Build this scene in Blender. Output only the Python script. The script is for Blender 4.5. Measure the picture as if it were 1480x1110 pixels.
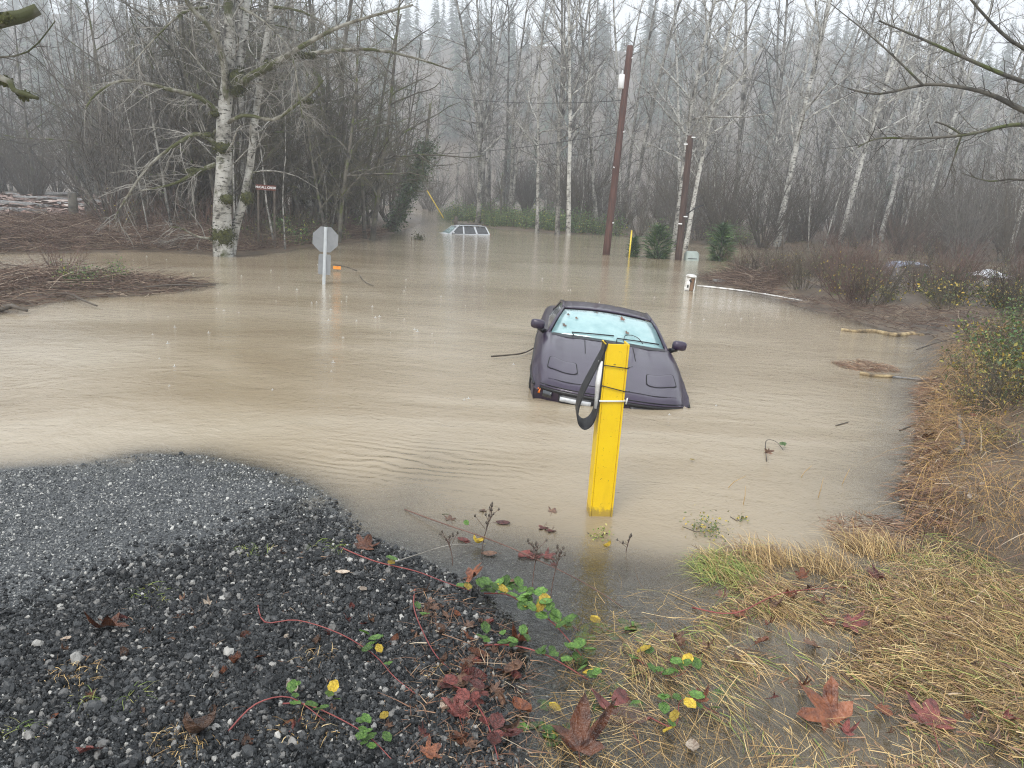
import bpy, math, random
import numpy as np
from mathutils import Vector, Matrix, Euler

# ------------------------------------------------------------------ clear, camera, world, sun, exposure
for o in list(bpy.data.objects): bpy.data.objects.remove(o)
SC = bpy.context.scene
COL = SC.collection
RAD = math.radians
CAM_H, PITCH, ROLL, FPX = 2.35, 13.7, 3.0, 1110.0
cam_d = bpy.data.cameras.new('camera'); cam_d.sensor_width = 36; cam_d.lens = 36 * FPX / 1480; cam_d.clip_start = .05; cam_d.clip_end = 3000
cam = bpy.data.objects.new('camera', cam_d); COL.objects.link(cam)
CM = Matrix.Rotation(RAD(90 - PITCH), 4, 'X') @ Matrix.Rotation(RAD(ROLL), 4, 'Z')
cam.matrix_world = Matrix.Translation((0, 0, CAM_H)) @ CM
SC.camera = cam

SUN_EL, SUN_AZ = 48, 205
W = bpy.data.worlds.new('World'); SC.world = W; W.use_nodes = True
nt = W.node_tree; nt.nodes.clear()
sky = nt.nodes.new('ShaderNodeTexSky'); sky.sky_type = 'NISHITA'; sky.sun_disc = False
sky.sun_elevation = RAD(SUN_EL); sky.sun_rotation = RAD(SUN_AZ); sky.air_density = 1.5; sky.dust_density = 4.0
hs = nt.nodes.new('ShaderNodeHueSaturation'); hs.inputs['Saturation'].default_value = .5
nt.links.new(sky.outputs[0], hs.inputs['Color'])
cloud = nt.nodes.new('ShaderNodeTexNoise'); cloud.inputs['Scale'].default_value = 1.6; cloud.inputs['Detail'].default_value = 5
cr = nt.nodes.new('ShaderNodeValToRGB')
cr.color_ramp.elements[0].position = .3; cr.color_ramp.elements[0].color = (7.5, 7.9, 8.4, 1)
cr.color_ramp.elements[1].position = .7; cr.color_ramp.elements[1].color = (8.8, 9.2, 9.6, 1)
tcw = nt.nodes.new('ShaderNodeTexCoord'); nt.links.new(tcw.outputs['Generated'], cloud.inputs['Vector'])
nt.links.new(cloud.outputs['Fac'], cr.inputs[0])
mx = nt.nodes.new('ShaderNodeMix'); mx.data_type = 'RGBA'; mx.inputs[0].default_value = .85
nt.links.new(hs.outputs[0], mx.inputs[6]); nt.links.new(cr.outputs[0], mx.inputs[7])
bg = nt.nodes.new('ShaderNodeBackground'); bg.inputs['Strength'].default_value = .1
nt.links.new(mx.outputs[2], bg.inputs['Color'])
wo = nt.nodes.new('ShaderNodeOutputWorld'); nt.links.new(bg.outputs[0], wo.inputs['Surface'])
sd = bpy.data.lights.new('sun', 'SUN'); sd.energy = 1.4; sd.angle = RAD(25); sd.color = (1, .97, .93)
so = bpy.data.objects.new('sun', sd); COL.objects.link(so); so.location = (0, 0, 60)
_a = RAD(SUN_AZ); _sv = Vector((math.sin(_a) * math.cos(RAD(SUN_EL)), math.cos(_a) * math.cos(RAD(SUN_EL)), math.sin(RAD(SUN_EL))))
so.rotation_euler = _sv.to_track_quat('Z', 'Y').to_euler()
vs = SC.view_settings; vs.view_transform = 'Standard'; vs.look = 'None'; vs.gamma = 1; vs.exposure = 0.85
SC.display_settings.display_device = 'sRGB'
cy = SC.cycles; cy.use_denoising = True; cy.denoising_prefilter = 'NONE'; cy.denoising_input_passes = 'RGB_ALBEDO_NORMAL'; cy.max_bounces = 6; cy.transparent_max_bounces = 12; cy.volume_bounces = 1; cy.diffuse_bounces = 3; cy.glossy_bounces = 3
cy.filter_width = 1.1; cy.use_adaptive_sampling = False; cy.adaptive_threshold = .02

# ------------------------------------------------------------------ helpers
M3 = CM.to_3x3()
def ray(px, py): return M3 @ Vector(((px - 740) / FPX, -(py - 555) / FPX, -1))
def P(px, py, z=0.0):
    d = ray(px, py); t = (z - CAM_H) / d.z
    return Vector((d.x * t, d.y * t, z))
def AT(px, py, Y):
    d = ray(px, py); t = Y / d.y
    return Vector((d.x * t, Y, CAM_H + d.z * t))

def tag(o, label=None, cat=None, group=None, kind=None):
    if label: o['label'] = label
    if cat: o['category'] = cat
    if group: o['group'] = group
    if kind: o['kind'] = kind
    return o
def empty(name, loc=(0, 0, 0), rz=0):
    o = bpy.data.objects.new(name, None); COL.objects.link(o); o.location = loc; o.rotation_euler = (0, 0, rz); o.empty_display_size = .1
    return o

class MB:
    def __init__(s): s.v = []; s.f = []
    def add(s, vs, fs):
        n = len(s.v); s.v.extend(vs); s.f.extend([tuple(i + n for i in f) for f in fs]); return s
    def box(s, c, d, rot=None):
        hx, hy, hz = d[0] / 2, d[1] / 2, d[2] / 2
        vs = [Vector((x, y, z)) for x in (-hx, hx) for y in (-hy, hy) for z in (-hz, hz)]
        c = Vector(c)
        vs = [(rot @ v if rot else v) + c for v in vs]
        return s.add([tuple(v) for v in vs], [(0, 1, 3, 2), (4, 6, 7, 5), (0, 4, 5, 1), (2, 3, 7, 6), (0, 2, 6, 4), (1, 5, 7, 3)])
    def tube(s, pts, rad, n=6, cap=True):
        pts = [Vector(p) for p in pts]; m = len(pts)
        if not hasattr(rad, '__len__'): rad = [rad] * m
        base = len(s.v); up = None
        for i, p in enumerate(pts):
            t = pts[min(i + 1, m - 1)] - pts[max(i - 1, 0)]
            if t.length < 1e-9: t = Vector((0, 0, 1))
            t.normalize()
            if up is None:
                up = t.orthogonal().normalized()
            else:
                up = (up - t * up.dot(t))
                up = up.normalized() if up.length > 1e-6 else t.orthogonal().normalized()
            b = t.cross(up)
            for k in range(n):
                a = 2 * math.pi * k / n
                q = p + (up * math.cos(a) + b * math.sin(a)) * rad[i]
                s.v.append((q.x, q.y, q.z))
        for i in range(m - 1):
            for k in range(n):
                a = base + i * n + k; b_ = base + i * n + (k + 1) % n
                s.f.append((a, b_, b_ + n, a + n))
        if cap:
            s.f.append(tuple(base + k for k in range(n))[::-1]); s.f.append(tuple(base + (m - 1) * n + k for k in range(n)))
        return s
    def mesh(s, name):
        me = bpy.data.meshes.new(name); me.from_pydata([tuple(v) for v in s.v], [], s.f); me.update(); return me
    def build(s, name, mat, parent=None, smooth=True, **kw):
        me = s.mesh(name); o = bpy.data.objects.new(name, me); COL.objects.link(o)
        if mat: me.materials.append(mat)
        if parent: o.parent = parent
        if smooth: me.shade_smooth()
        if kw: tag(o, **kw)
        return o
def npmesh(name, V, F, mat, parent=None, smooth=False, mats=None, midx=None, attrs=None, **kw):
    V = np.asarray(V, dtype=np.float32).reshape(-1, 3); F = np.asarray(F, dtype=np.int32)
    k = F.shape[1]; me = bpy.data.meshes.new(name)
    me.vertices.add(len(V)); me.vertices.foreach_set('co', V.ravel())
    me.loops.add(F.size); me.loops.foreach_set('vertex_index', F.ravel())
    me.polygons.add(len(F)); me.polygons.foreach_set('loop_start', np.arange(0, F.size, k, dtype=np.int32))
    me.polygons.foreach_set('loop_total', np.full(len(F), k, dtype=np.int32))
    for m in (mats or [mat]): me.materials.append(m)
    if midx is not None: me.polygons.foreach_set('material_index', np.asarray(midx, dtype=np.int32))
    if smooth: me.polygons.foreach_set('use_smooth', np.ones(len(F), dtype=bool))
    me.update(calc_edges=True)
    for n_, arr in (attrs or {}).items():
        a = me.attributes.new(n_, 'FLOAT', 'POINT'); a.data.foreach_set('value', np.asarray(arr, dtype=np.float32))
    o = bpy.data.objects.new(name, me); COL.objects.link(o)
    if parent: o.parent = parent
    if kw: tag(o, **kw)
    return o

# ------------------------------------------------------------------ materials
MAT = {}
def nodes(name):
    m = bpy.data.materials.new(name); m.use_nodes = True; MAT[name] = m
    t = m.node_tree; b = t.nodes['Principled BSDF']
    return m, t, b
def setp(b, **k):
    for a, v in k.items():
        i = b.inputs.get(a.replace('_', ' '))
        if i is not None: i.default_value = v
def ramp(t, fac, stops):
    r = t.nodes.new('ShaderNodeValToRGB'); e = r.color_ramp.elements
    while len(e) < len(stops): e.new(.5)
    for q, (p, c) in zip(e, stops): q.position = p; q.color = (*c, 1)
    t.links.new(fac, r.inputs[0]); return r.outputs[0]
def noise(t, scale, detail=4, rough=.55, vec=None, dist=0):
    n = t.nodes.new('ShaderNodeTexNoise'); n.inputs['Scale'].default_value = scale; n.inputs['Detail'].default_value = detail
    n.inputs['Roughness'].default_value = rough; n.inputs['Distortion'].default_value = dist
    if vec is not None: t.links.new(vec, n.inputs['Vector'])
    return n.outputs['Fac']
def coord(t, kind='Object', scale=None):
    c = t.nodes.new('ShaderNodeTexCoord').outputs[kind]
    if scale:
        mp = t.nodes.new('ShaderNodeMapping'); mp.inputs['Scale'].default_value = scale; t.links.new(c, mp.inputs['Vector']); c = mp.outputs[0]
    return c
def bump(t, b, h, strength=.5, dist=.02):
    n = t.nodes.new('ShaderNodeBump'); n.inputs['Strength'].default_value = strength; n.inputs['Distance'].default_value = dist
    t.links.new(h, n.inputs['Height']); t.links.new(n.outputs[0], b.inputs['Normal']); return n
def rnd_value(t, col, amt=.5, island=False):
    """vary a colour from object to object (or island to island)"""
    if island: r = t.nodes.new('ShaderNodeNewGeometry').outputs['Random Per Island']
    else: r = t.nodes.new('ShaderNodeObjectInfo').outputs['Random']
    mr = t.nodes.new('ShaderNodeMapRange'); mr.inputs[3].default_value = 1 - amt; mr.inputs[4].default_value = 1 + amt
    t.links.new(r, mr.inputs[0])
    h = t.nodes.new('ShaderNodeHueSaturation'); t.links.new(mr.outputs[0], h.inputs['Value']); t.links.new(col, h.inputs['Color'])
    return h.outputs[0]
def simple(name, stops, scale=8, rough=.7, bstr=0, bdist=.01, bscale=None, vary=0, island=False, vscale=None, **k):
    m, t, b = nodes(name); c = coord(t, 'Object', vscale)
    col = ramp(t, noise(t, scale, 5, .6, c), stops) if len(stops) > 1 else None
    if col is None:
        r = t.nodes.new('ShaderNodeRGB'); r.outputs[0].default_value = (*stops[0][1], 1); col = r.outputs[0]
    if vary: col = rnd_value(t, col, vary, island)
    t.links.new(col, b.inputs['Base Color']); setp(b, Roughness=rough, **k)
    if bstr: bump(t, b, noise(t, bscale or scale * 3, 4, .6, c), bstr, bdist)
    return m
def island_ramp(name, stops, rough=.7, **k):
    """each loose piece takes its own colour from the ramp"""
    m, t, b = nodes(name)
    r = t.nodes.new('ShaderNodeNewGeometry').outputs['Random Per Island']
    t.links.new(ramp(t, r, stops), b.inputs['Base Color']); setp(b, Roughness=rough, **k); return m

# bark: pale blotches with dark bands
def bark(name, pale, mid, dark, scale=3, moss=None, mossamt=.5, lent=True):
    m, t, b = nodes(name); c = coord(t, 'Object', (1, 1, .9)); c2 = coord(t, 'Object', (1.0, 1.0, 3.6))
    a = noise(t, scale, 6, .65, c)
    col = ramp(t, a, [(.36, dark), (.45, mid), (.56, pale)])
    if lent:
        l = ramp(t, noise(t, scale * 2.2, 4, .6, c2), [(.38, (0, 0, 0)), (.45, (1, 1, 1))])
        mxx = t.nodes.new('ShaderNodeMix'); mxx.data_type = 'RGBA'; mxx.inputs[6].default_value = (*dark, 1)
        t.links.new(l, mxx.inputs[0]); t.links.new(col, mxx.inputs[7]); col = mxx.outputs[2]
    if moss:
        mm = ramp(t, noise(t, 1.3, 4, .6, c), [(mossamt, (0, 0, 0)), (mossamt + .08, (1, 1, 1))])
        mxx = t.nodes.new('ShaderNodeMix'); mxx.data_type = 'RGBA'; mxx.inputs[7].default_value = (*moss, 1)
        t.links.new(mm, mxx.inputs[0]); t.links.new(col, mxx.inputs[6]); col = mxx.outputs[2]
    col = rnd_value(t, col, .25)
    t.links.new(col, b.inputs['Base Color']); setp(b, Roughness=.85); bump(t, b, noise(t, scale * 8, 5, .7, c), .6, .03)
    return m
bark('birch_bark', (.50, .49, .45), (.30, .29, .26), (.05, .045, .04), 2.2)
bark('mossy_birch_bark', (.42, .41, .375), (.25, .24, .21), (.04, .036, .03), 2.2, moss=(.05, .055, .015), mossamt=.57)
bark('alder_bark', (.30, .29, .26), (.13, .125, .11), (.035, .032, .028), 2.5)
bark('mossy_limb', (.26, .25, .21), (.13, .12, .09), (.045, .04, .03), 3, moss=(.055, .06, .014), mossamt=.47, lent=False)
bark('dark_bark', (.11, .10, .08), (.06, .055, .045), (.025, .022, .018), 3, moss=(.07, .085, .02), mossamt=.55, lent=False)
simple('twig_grey', [(.35, (.062, .055, .047)), (.65, (.15, .138, .122))], 3, .85, vary=.3)
simple('twig_brown', [(.35, (.038, .030, .021)), (.65, (.095, .080, .058))], 3, .85, vary=.3)
simple('twig_moss', [(.35, (.040, .036, .020)), (.65, (.105, .098, .055))], 1.2, .9, vary=.35)
simple('twig_pale', [(.35, (.17, .16, .14)), (.65, (.36, .34, .30))], 3, .85, vary=.3)
simple('twig_red', [(.35, (.062, .036, .030)), (.65, (.15, .09, .07))], 3, .8, vary=.3)
simple('moss', [(.35, (.02, .024, .006)), (.65, (.075, .078, .018))], 12, .95, vary=.3, island=True)
island_ramp('green_leaf', [(0, (.03, .07, .02)), (.5, (.07, .15, .035)), (.85, (.14, .22, .05)), (1, (.35, .33, .05))], .45)
island_ramp('yellow_green_leaf', [(0, (.06, .09, .025)), (.5, (.10, .13, .035)), (.75, (.33, .27, .05)), (1, (.5, .33, .04))], .5)
island_ramp('ivy_leaf', [(0, (.018, .04, .014)), (.7, (.045, .085, .028)), (1, (.09, .14, .04))], .4)
island_ramp('shrub_needle', [(0, (.018, .05, .015)), (.6, (.05, .115, .035)), (1, (.13, .21, .06))], .55)
island_ramp('needle', [(0, (.02, .045, .018)), (.7, (.045, .09, .035)), (1, (.08, .12, .04))], .6)
island_ramp('straw', [(0, (.06, .036, .018)), (.28, (.19, .115, .05)), (.58, (.40, .255, .095)), (.84, (.57, .395, .165)), (.95, (.64, .49, .26)), (1, (.2, .2, .05))], .45)
island_ramp('straw_golden', [(0, (.05, .028, .014)), (.3, (.16, .09, .035)), (.60, (.37, .21, .065)), (.92, (.56, .35, .11)), (1, (.16, .17, .04))], .55)
island_ramp('fresh_grass', [(0, (.10, .16, .03)), (.6, (.20, .26, .05)), (1, (.45, .40, .13))], .55)
island_ramp('brush_stick', [(0, (.045, .026, .02)), (.45, (.11, .066, .047)), (.8, (.21, .14, .10)), (.94, (.33, .25, .18)), (1, (.46, .38, .29))], .75)
island_ramp('bark_chip', [(0, (.07, .04, .03)), (.45, (.19, .115, .09)), (.8, (.30, .22, .19)), (1, (.46, .41, .37))], .65)
island_ramp('litter', [(0, (.09, .045, .025)), (.5, (.20, .10, .055)), (.85, (.33, .2, .11)), (1, (.5, .42, .3))], .55)
for nm_, st_ in dict(leaf_rust=[(.36, (.05, .016, .009)), (.64, (.20, .07, .03))], leaf_red=[(.38, (.055, .014, .012)), (.62, (.18, .05, .04))],
                     leaf_brown=[(.38, (.06, .032, .022)), (.62, (.19, .105, .065))], leaf_pale=[(.38, (.22, .16, .12)), (.62, (.44, .37, .29))],
                     leaf_yellow=[(.38, (.30, .2, .02)), (.62, (.52, .38, .04))], leaf_green=[(.38, (.035, .095, .018)), (.62, (.13, .24, .045))]).items():
    simple(nm_, st_, 5, .3, .6, .03, 9, vary=.45)
simple('cane_red', [(.35, (.16, .03, .03)), (.65, (.27, .07, .06))], 6, .5)
simple('pole_wood', [(.35, (.042, .018, .013)), (.65, (.105, .043, .031))], 2.5, .65, .5, .01, 30, vscale=(6, 6, .6))
simple('pole_dark', [(.35, (.035, .02, .016)), (.65, (.08, .045, .034))], 2.5, .75, .5, .01, 30, vscale=(6, 6, .6))
simple('galvanised', [(.3, (.50, .53, .55)), (.7, (.62, .65, .67))], 6, .42, Metallic=.7)
simple('sign_back', [(.3, (.20, .21, .22)), (.7, (.27, .28, .29))], 5, .5, Metallic=.5)
simple('sign_brown', [(.3, (.10, .028, .018)), (.7, (.15, .042, .026))], 8, .5)
simple('white_paint', [(.3, (.68, .69, .69)), (.7, (.80, .80, .79))], 6, .5)
simple('dirty_white', [(.38, (.42, .40, .36)), (.6, (.76, .76, .74))], 7, .55)
simple('brown_wood', [(.3, (.10, .055, .03)), (.7, (.22, .13, .07))], 6, .7)
simple('black_mark', [(0, (.015, .015, .017))], 6, .5)
simple('grey_board', [(.3, (.20, .21, .20)), (.7, (.36, .37, .36))], 4, .7, .4, .01, 20)
simple('peeled_wood', [(.38, (.07, .05, .03)), (.5, (.25, .18, .09)), (.64, (.48, .38, .21))], 5, .65, .5, .01, 25)
simple('grey_driftwood', [(.35, (.07, .07, .068)), (.65, (.24, .235, .23))], 8, .6, .5, .01, 25)
simple('dark_wood', [(.35, (.05, .04, .03)), (.65, (.12, .10, .08))], 6, .75, .5, .01, 25)
simple('orange_plastic', [(.3, (.65, .22, .02)), (.7, (.75, .30, .03))], 6, .4)
simple('yellow_plastic', [(.3, (.62, .45, .03)), (.7, (.72, .56, .06))], 6, .5)
simple('blue_metal', [(.3, (.17, .20, .28)), (.7, (.26, .30, .38))], 4, .4)
simple('pale_green', [(.3, (.22, .26, .235)), (.7, (.32, .37, .34))], 5, .5)
simple('white_sheet', [(.3, (.62, .65, .68)), (.7, (.82, .84, .86))], 5, .5)
simple('rubber', [(.3, (.012, .012, .013)), (.7, (.03, .03, .032))], 20, .45, .2, .002, 200)
simple('cable', [(0, (.02, .02, .022))], 5, .6)
simple('cord_white', [(0, (.75, .75, .72))], 5, .6)
simple('white_water', [(0, (.55, .55, .53))], 5, .2)

# yellow post paint: chipped and grimy
m, t, b = nodes('yellow_paint'); c = coord(t)
base = ramp(t, noise(t, 4, 5, .6, c), [(.3, (.70, .45, .002)), (.7, (.78, .54, .003))])
ch = ramp(t, noise(t, 38, 6, .75, c), [(.635, (0, 0, 0)), (.67, (1, 1, 1))])
x = t.nodes.new('ShaderNodeMix'); x.data_type = 'RGBA'; x.inputs[7].default_value = (.07, .05, .02, 1)
t.links.new(ch, x.inputs[0]); t.links.new(base, x.inputs[6]); t.links.new(x.outputs[2], b.inputs['Base Color'])
sx = t.nodes.new('ShaderNodeSeparateXYZ'); t.links.new(c, sx.inputs[0])
dm = t.nodes.new('ShaderNodeMath'); dm.operation = 'MULTIPLY_ADD'; dm.inputs[1].default_value = -5; dm.inputs[2].default_value = .62; t.links.new(sx.outputs['Z'], dm.inputs[0])
dn = t.nodes.new('ShaderNodeMath'); dn.operation = 'ADD'; t.links.new(dm.outputs[0], dn.inputs[0]); t.links.new(noise(t, 22, 5, .7, c), dn.inputs[1])
dr = ramp(t, dn.outputs[0], [(.72, (0, 0, 0)), (.95, (.75, .75, .75))])
x2 = t.nodes.new('ShaderNodeMix'); x2.data_type = 'RGBA'; x2.inputs[7].default_value = (.20, .14, .05, 1); t.links.new(dr, x2.inputs[0]); t.links.new(x.outputs[2], x2.inputs[6])
gm = ramp(t, noise(t, 9, 6, .7, coord(t, 'Object', (1, 1, .25))), [(.5, (0, 0, 0)), (.75, (.35, .35, .35))])
x3 = t.nodes.new('ShaderNodeMix'); x3.data_type = 'RGBA'; x3.inputs[7].default_value = (.40, .24, .01, 1); t.links.new(gm, x3.inputs[0]); t.links.new(x2.outputs[2], x3.inputs[6]); t.links.new(x3.outputs[2], b.inputs['Base Color'])
setp(b, Roughness=.42); bump(t, b, noise(t, 40, 4, .6, c), .12, .003)

# car paint, glass
m, t, b = nodes('plum_paint'); c = coord(t)
t.links.new(ramp(t, noise(t, 2, 4, .6, c), [(.3, (.017, .007, .027)), (.7, (.026, .012, .039))]), b.inputs['Base Color'])
setp(b, Metallic=.2, Roughness=.36, Coat_Weight=.65, Coat_Roughness=.05)
bump(t, b, noise(t, 220, 2, .5, c), .05, .001)
simple('plum_flank_shade', [(.35, (.018, .010, .028)), (.65, (.038, .027, .040))], 7, .6, Coat_Weight=.1)  # dull copy of the plum paint, with the flank shade painted in
simple('black_trim', [(0, (.008, .008, .01))], 5, .4)
simple('seam', [(0, (.004, .004, .005))], 5, .8)
m, t, b = nodes('sky_tint_glass'); c = coord(t)
t.links.new(ramp(t, noise(t, 5, 5, .6, c), [(.3, (.20, .36, .37)), (.7, (.33, .50, .50))]), b.inputs['Base Color'])  # pale cyan sky reflection is put into the glass base colour
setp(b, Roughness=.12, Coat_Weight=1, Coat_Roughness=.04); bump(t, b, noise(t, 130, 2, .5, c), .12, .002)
simple('dark_glass', [(.3, (.012, .014, .018)), (.7, (.03, .034, .04))], 5, .06, Coat_Weight=1)
simple('silver_paint', [(.3, (.46, .48, .50)), (.7, (.56, .58, .60))], 4, .35, Metallic=.35, Coat_Weight=.6)
simple('amber', [(0, (.75, .19, .02))], 5, .2)
simple('lens_white', [(.3, (.30, .31, .32)), (.7, (.55, .56, .57))], 14, .2)
simple('tyre', [(0, (.02, .02, .02))], 5, .8)
simple('rim', [(0, (.35, .35, .36))], 5, .35, Metallic=.8)

# ground: mud/litter with gravel mask
m, t, b = nodes('ground_soil'); c = coord(t, 'Object')
at_ = t.nodes.new('ShaderNodeAttribute'); at_.attribute_name = 'gravel'
soil = ramp(t, noise(t, 1.4, 8, .65, c), [(.3, (.045, .032, .02)), (.5, (.10, .07, .042)), (.7, (.17, .12, .07))])
vo = t.nodes.new('ShaderNodeTexVoronoi'); vo.inputs['Scale'].default_value = 85; t.links.new(c, vo.inputs['Vector'])
gr = ramp(t, vo.outputs['Color'], [(.2, (.028, .031, .034)), (.6, (.07, .076, .08)), (.85, (.13, .135, .135)), (.97, (.34, .34, .32))])
x = t.nodes.new('ShaderNodeMix'); x.data_type = 'RGBA'; t.links.new(at_.outputs['Fac'], x.inputs[0]); t.links.new(soil, x.inputs[6]); t.links.new(gr, x.inputs[7])
t.links.new(x.outputs[2], b.inputs['Base Color']); setp(b, Roughness=.5)
bm1 = bump(t, b, vo.outputs['Distance'], .7, .012); bm1.invert = True

# gravel stones
for nm_, st_, ro_ in (('stone', [(0, (.008, .009, .010)), (.5, (.020, .022, .023)), (.86, (.055, .058, .060)), (.97, (.17, .165, .155)), (1, (.42, .41, .38))], .28),
                      ('wet_sheen_stone', [(0, (.04, .044, .047)), (.5, (.10, .106, .108)), (.80, (.18, .185, .183)), (.94, (.38, .38, .36)), (1, (.6, .59, .55))], .2)):  # second ramp is paler: the wet sheen is put into the stone colour
    m, t, b = nodes(nm_); oi = t.nodes.new('ShaderNodeObjectInfo')
    t.links.new(ramp(t, oi.outputs['Random'], st_), b.inputs['Base Color'])
    setp(b, Roughness=ro_, Specular_IOR_Level=.28); bump(t, b, noise(t, 90, 3, .6, coord(t)), .3, .002)

# flood water: muddy body seen through a rippled surface; the body is opaque where it is deep
m, t, b = nodes('flood_water'); t.nodes.remove(b); out = t.nodes['Material Output']
geo = t.nodes.new('ShaderNodeNewGeometry'); pos = geo.outputs['Position']
def mapped(sc, rot=0):
    mp = t.nodes.new('ShaderNodeMapping'); mp.inputs['Scale'].default_value = sc; mp.inputs['Rotation'].default_value = (0, 0, rot)
    t.links.new(pos, mp.inputs['Vector']); return mp.outputs[0]
mud = ramp(t, noise(t, 1, 5, .6, mapped((.12, .3, 1)), 1.0), [(.34, (.255, .200, .126)), (.5, (.322, .264, .18)), (.66, (.39, .335, .247))])
dif = t.nodes.new('ShaderNodeBsdfDiffuse'); t.links.new(mud, dif.inputs['Color'])
tr = t.nodes.new('ShaderNodeBsdfTransparent'); tr.inputs['Color'].default_value = (.86, .87, .84, 1)
dep = t.nodes.new('ShaderNodeAttribute'); dep.attribute_name = 'turbid'
m1 = t.nodes.new('ShaderNodeMixShader'); t.links.new(dep.outputs['Fac'], m1.inputs[0]); t.links.new(tr.outputs[0], m1.inputs[1]); t.links.new(dif.outputs[0], m1.inputs[2])
gl = t.nodes.new('ShaderNodeBsdfGlossy'); gl.inputs['Roughness'].default_value = .045; gl.inputs['Color'].default_value = (1, 1, 1, 1)
n1 = noise(t, 1, 4, .6, mapped((1.3, 1.9, 1), .3), 1.5); n2 = noise(t, 1, 3, .65, mapped((8, 10, 1), -.3), 1.0); n3 = noise(t, 1, 2, .5, mapped((38, 55, 1)))
def mad(a, k, c_=None):
    n = t.nodes.new('ShaderNodeMath'); n.operation = 'MULTIPLY_ADD'; n.inputs[1].default_value = k; n.inputs[2].default_value = 0
    t.links.new(a, n.inputs[0])
    if c_ is not None: t.links.new(c_, n.inputs[2])
    return n.outputs[0]
rip = t.nodes.new('ShaderNodeAttribute'); rip.attribute_name = 'ripple'
wv = t.nodes.new('ShaderNodeTexWave'); wv.wave_type = 'BANDS'; wv.bands_direction = 'Y'; wv.inputs['Scale'].default_value = 2.1; wv.inputs['Distortion'].default_value = 9.0
wv.inputs['Detail'].default_value = 2; wv.inputs['Detail Scale'].default_value = .9
t.links.new(mapped((.7, 1.15, 1), .35), wv.inputs['Vector'])
wm = t.nodes.new('ShaderNodeMath'); wm.operation = 'MULTIPLY'; t.links.new(wv.outputs['Fac'], wm.inputs[0]); t.links.new(rip.outputs['Fac'], wm.inputs[1])
h = mad(n1, .014, mad(n2, .006, mad(n3, .0026, mad(wm.outputs[0], .007))))
bp = t.nodes.new('ShaderNodeBump'); bp.inputs['Strength'].default_value = 1; bp.inputs['Distance'].default_value = 1; t.links.new(h, bp.inputs['Height'])
t.links.new(bp.outputs[0], gl.inputs['Normal']); t.links.new(bp.outputs[0], dif.inputs['Normal'])
fr = t.nodes.new('ShaderNodeFresnel'); fr.inputs['IOR'].default_value = 1.34; t.links.new(bp.outputs[0], fr.inputs['Normal'])
m2 = t.nodes.new('ShaderNodeMixShader'); t.links.new(fr.outputs[0], m2.inputs[0]); t.links.new(m1.outputs[0], m2.inputs[1]); t.links.new(gl.outputs[0], m2.inputs[2])
t.links.new(m2.outputs[0], out.inputs['Surface'])

# ------------------------------------------------------------------ terrain
def poly(pts): return np.array([(p[0], p[1]) for p in pts], dtype=float)
GRAVEL = poly([P(-330, 690), P(0, 680), P(120, 674), P(200, 660), P(290, 660), P(370, 677), P(440, 700), P(480, 730), P(505, 770), P(570, 800), P(640, 835), P(690, 890), P(705, 940), P(700, 1010), P(712, 1110), (.0, 1.5), (0, -4), (-12, -4)])
RIGHT = poly([(2.9, -4), P(1600, 1110), P(1520, 960), P(1420, 850), P(1320, 765), P(1310, 700), P(1345, 640), P(1335, 570), P(1360, 505), P(1250, 468), P(1130, 436), P(1030, 411), P(1020, 404), P(1040, 396), (12, 30), (22, 29), (34, 24), (60, 10), (60, -4)])
LEFT = poly([P(-260, 376), P(0, 368), P(100, 366), P(230, 364), P(300, 368), P(345, 373), P(450, 358), P(545, 346), P(580, 335), (-7.5, 60), (-11, 82), (-24, 105), (-480, 120), (-480, 10), (-40, 14)])
ISLE = poly([P(-150, 405), P(30, 392), P(110, 398), P(200, 402), P(312, 411), P(250, 424), P(110, 432), P(40, 446), P(-20, 455), P(-160, 470)])
FAR = poly([P(640, 306), P(655, 322), P(720, 331), P(800, 338), P(870, 339), P(930, 344), P(1010, 352), P(1080, 360), (24, 47), (45, 44), (480, 40), (480, 560), (-330, 560), (-60, 140)])
def sdist(X, Y, pg):
    """distance to the polygon's edge, positive inside"""
    d = np.full(X.shape, 1e18); ins = np.zeros(X.shape, bool)
    for (x0, y0), (x1, y1) in zip(pg, np.roll(pg, -1, 0)):
        ex, ey = x1 - x0, y1 - y0; L = ex * ex + ey * ey
        tt = np.clip(((X - x0) * ex + (Y - y0) * ey) / L, 0, 1)
        d = np.minimum(d, (X - x0 - tt * ex) ** 2 + (Y - y0 - tt * ey) ** 2)
        c_ = ((y0 > Y) != (y1 > Y)) & (X < ex * (Y - y0) / (ey if ey else 1e-9) + x0); ins ^= c_
    d = np.sqrt(d); return np.where(ins, d, -d)
def vnoise(X, Y, s, seed=0):
    r = np.random.RandomState(seed); h = 0
    for k in range(5):
        a = r.rand() * 6.28; w = s * (1.3 + .75 * k); ph = r.rand(2) * 6.28
        h = h + np.sin(X * w * math.cos(a) + Y * w * math.sin(a) + ph[0]) * np.cos(-X * w * .8 * math.sin(a) + Y * w * .8 * math.cos(a) + ph[1]) / (1 + .5 * k)
    return h / 2.6
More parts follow.
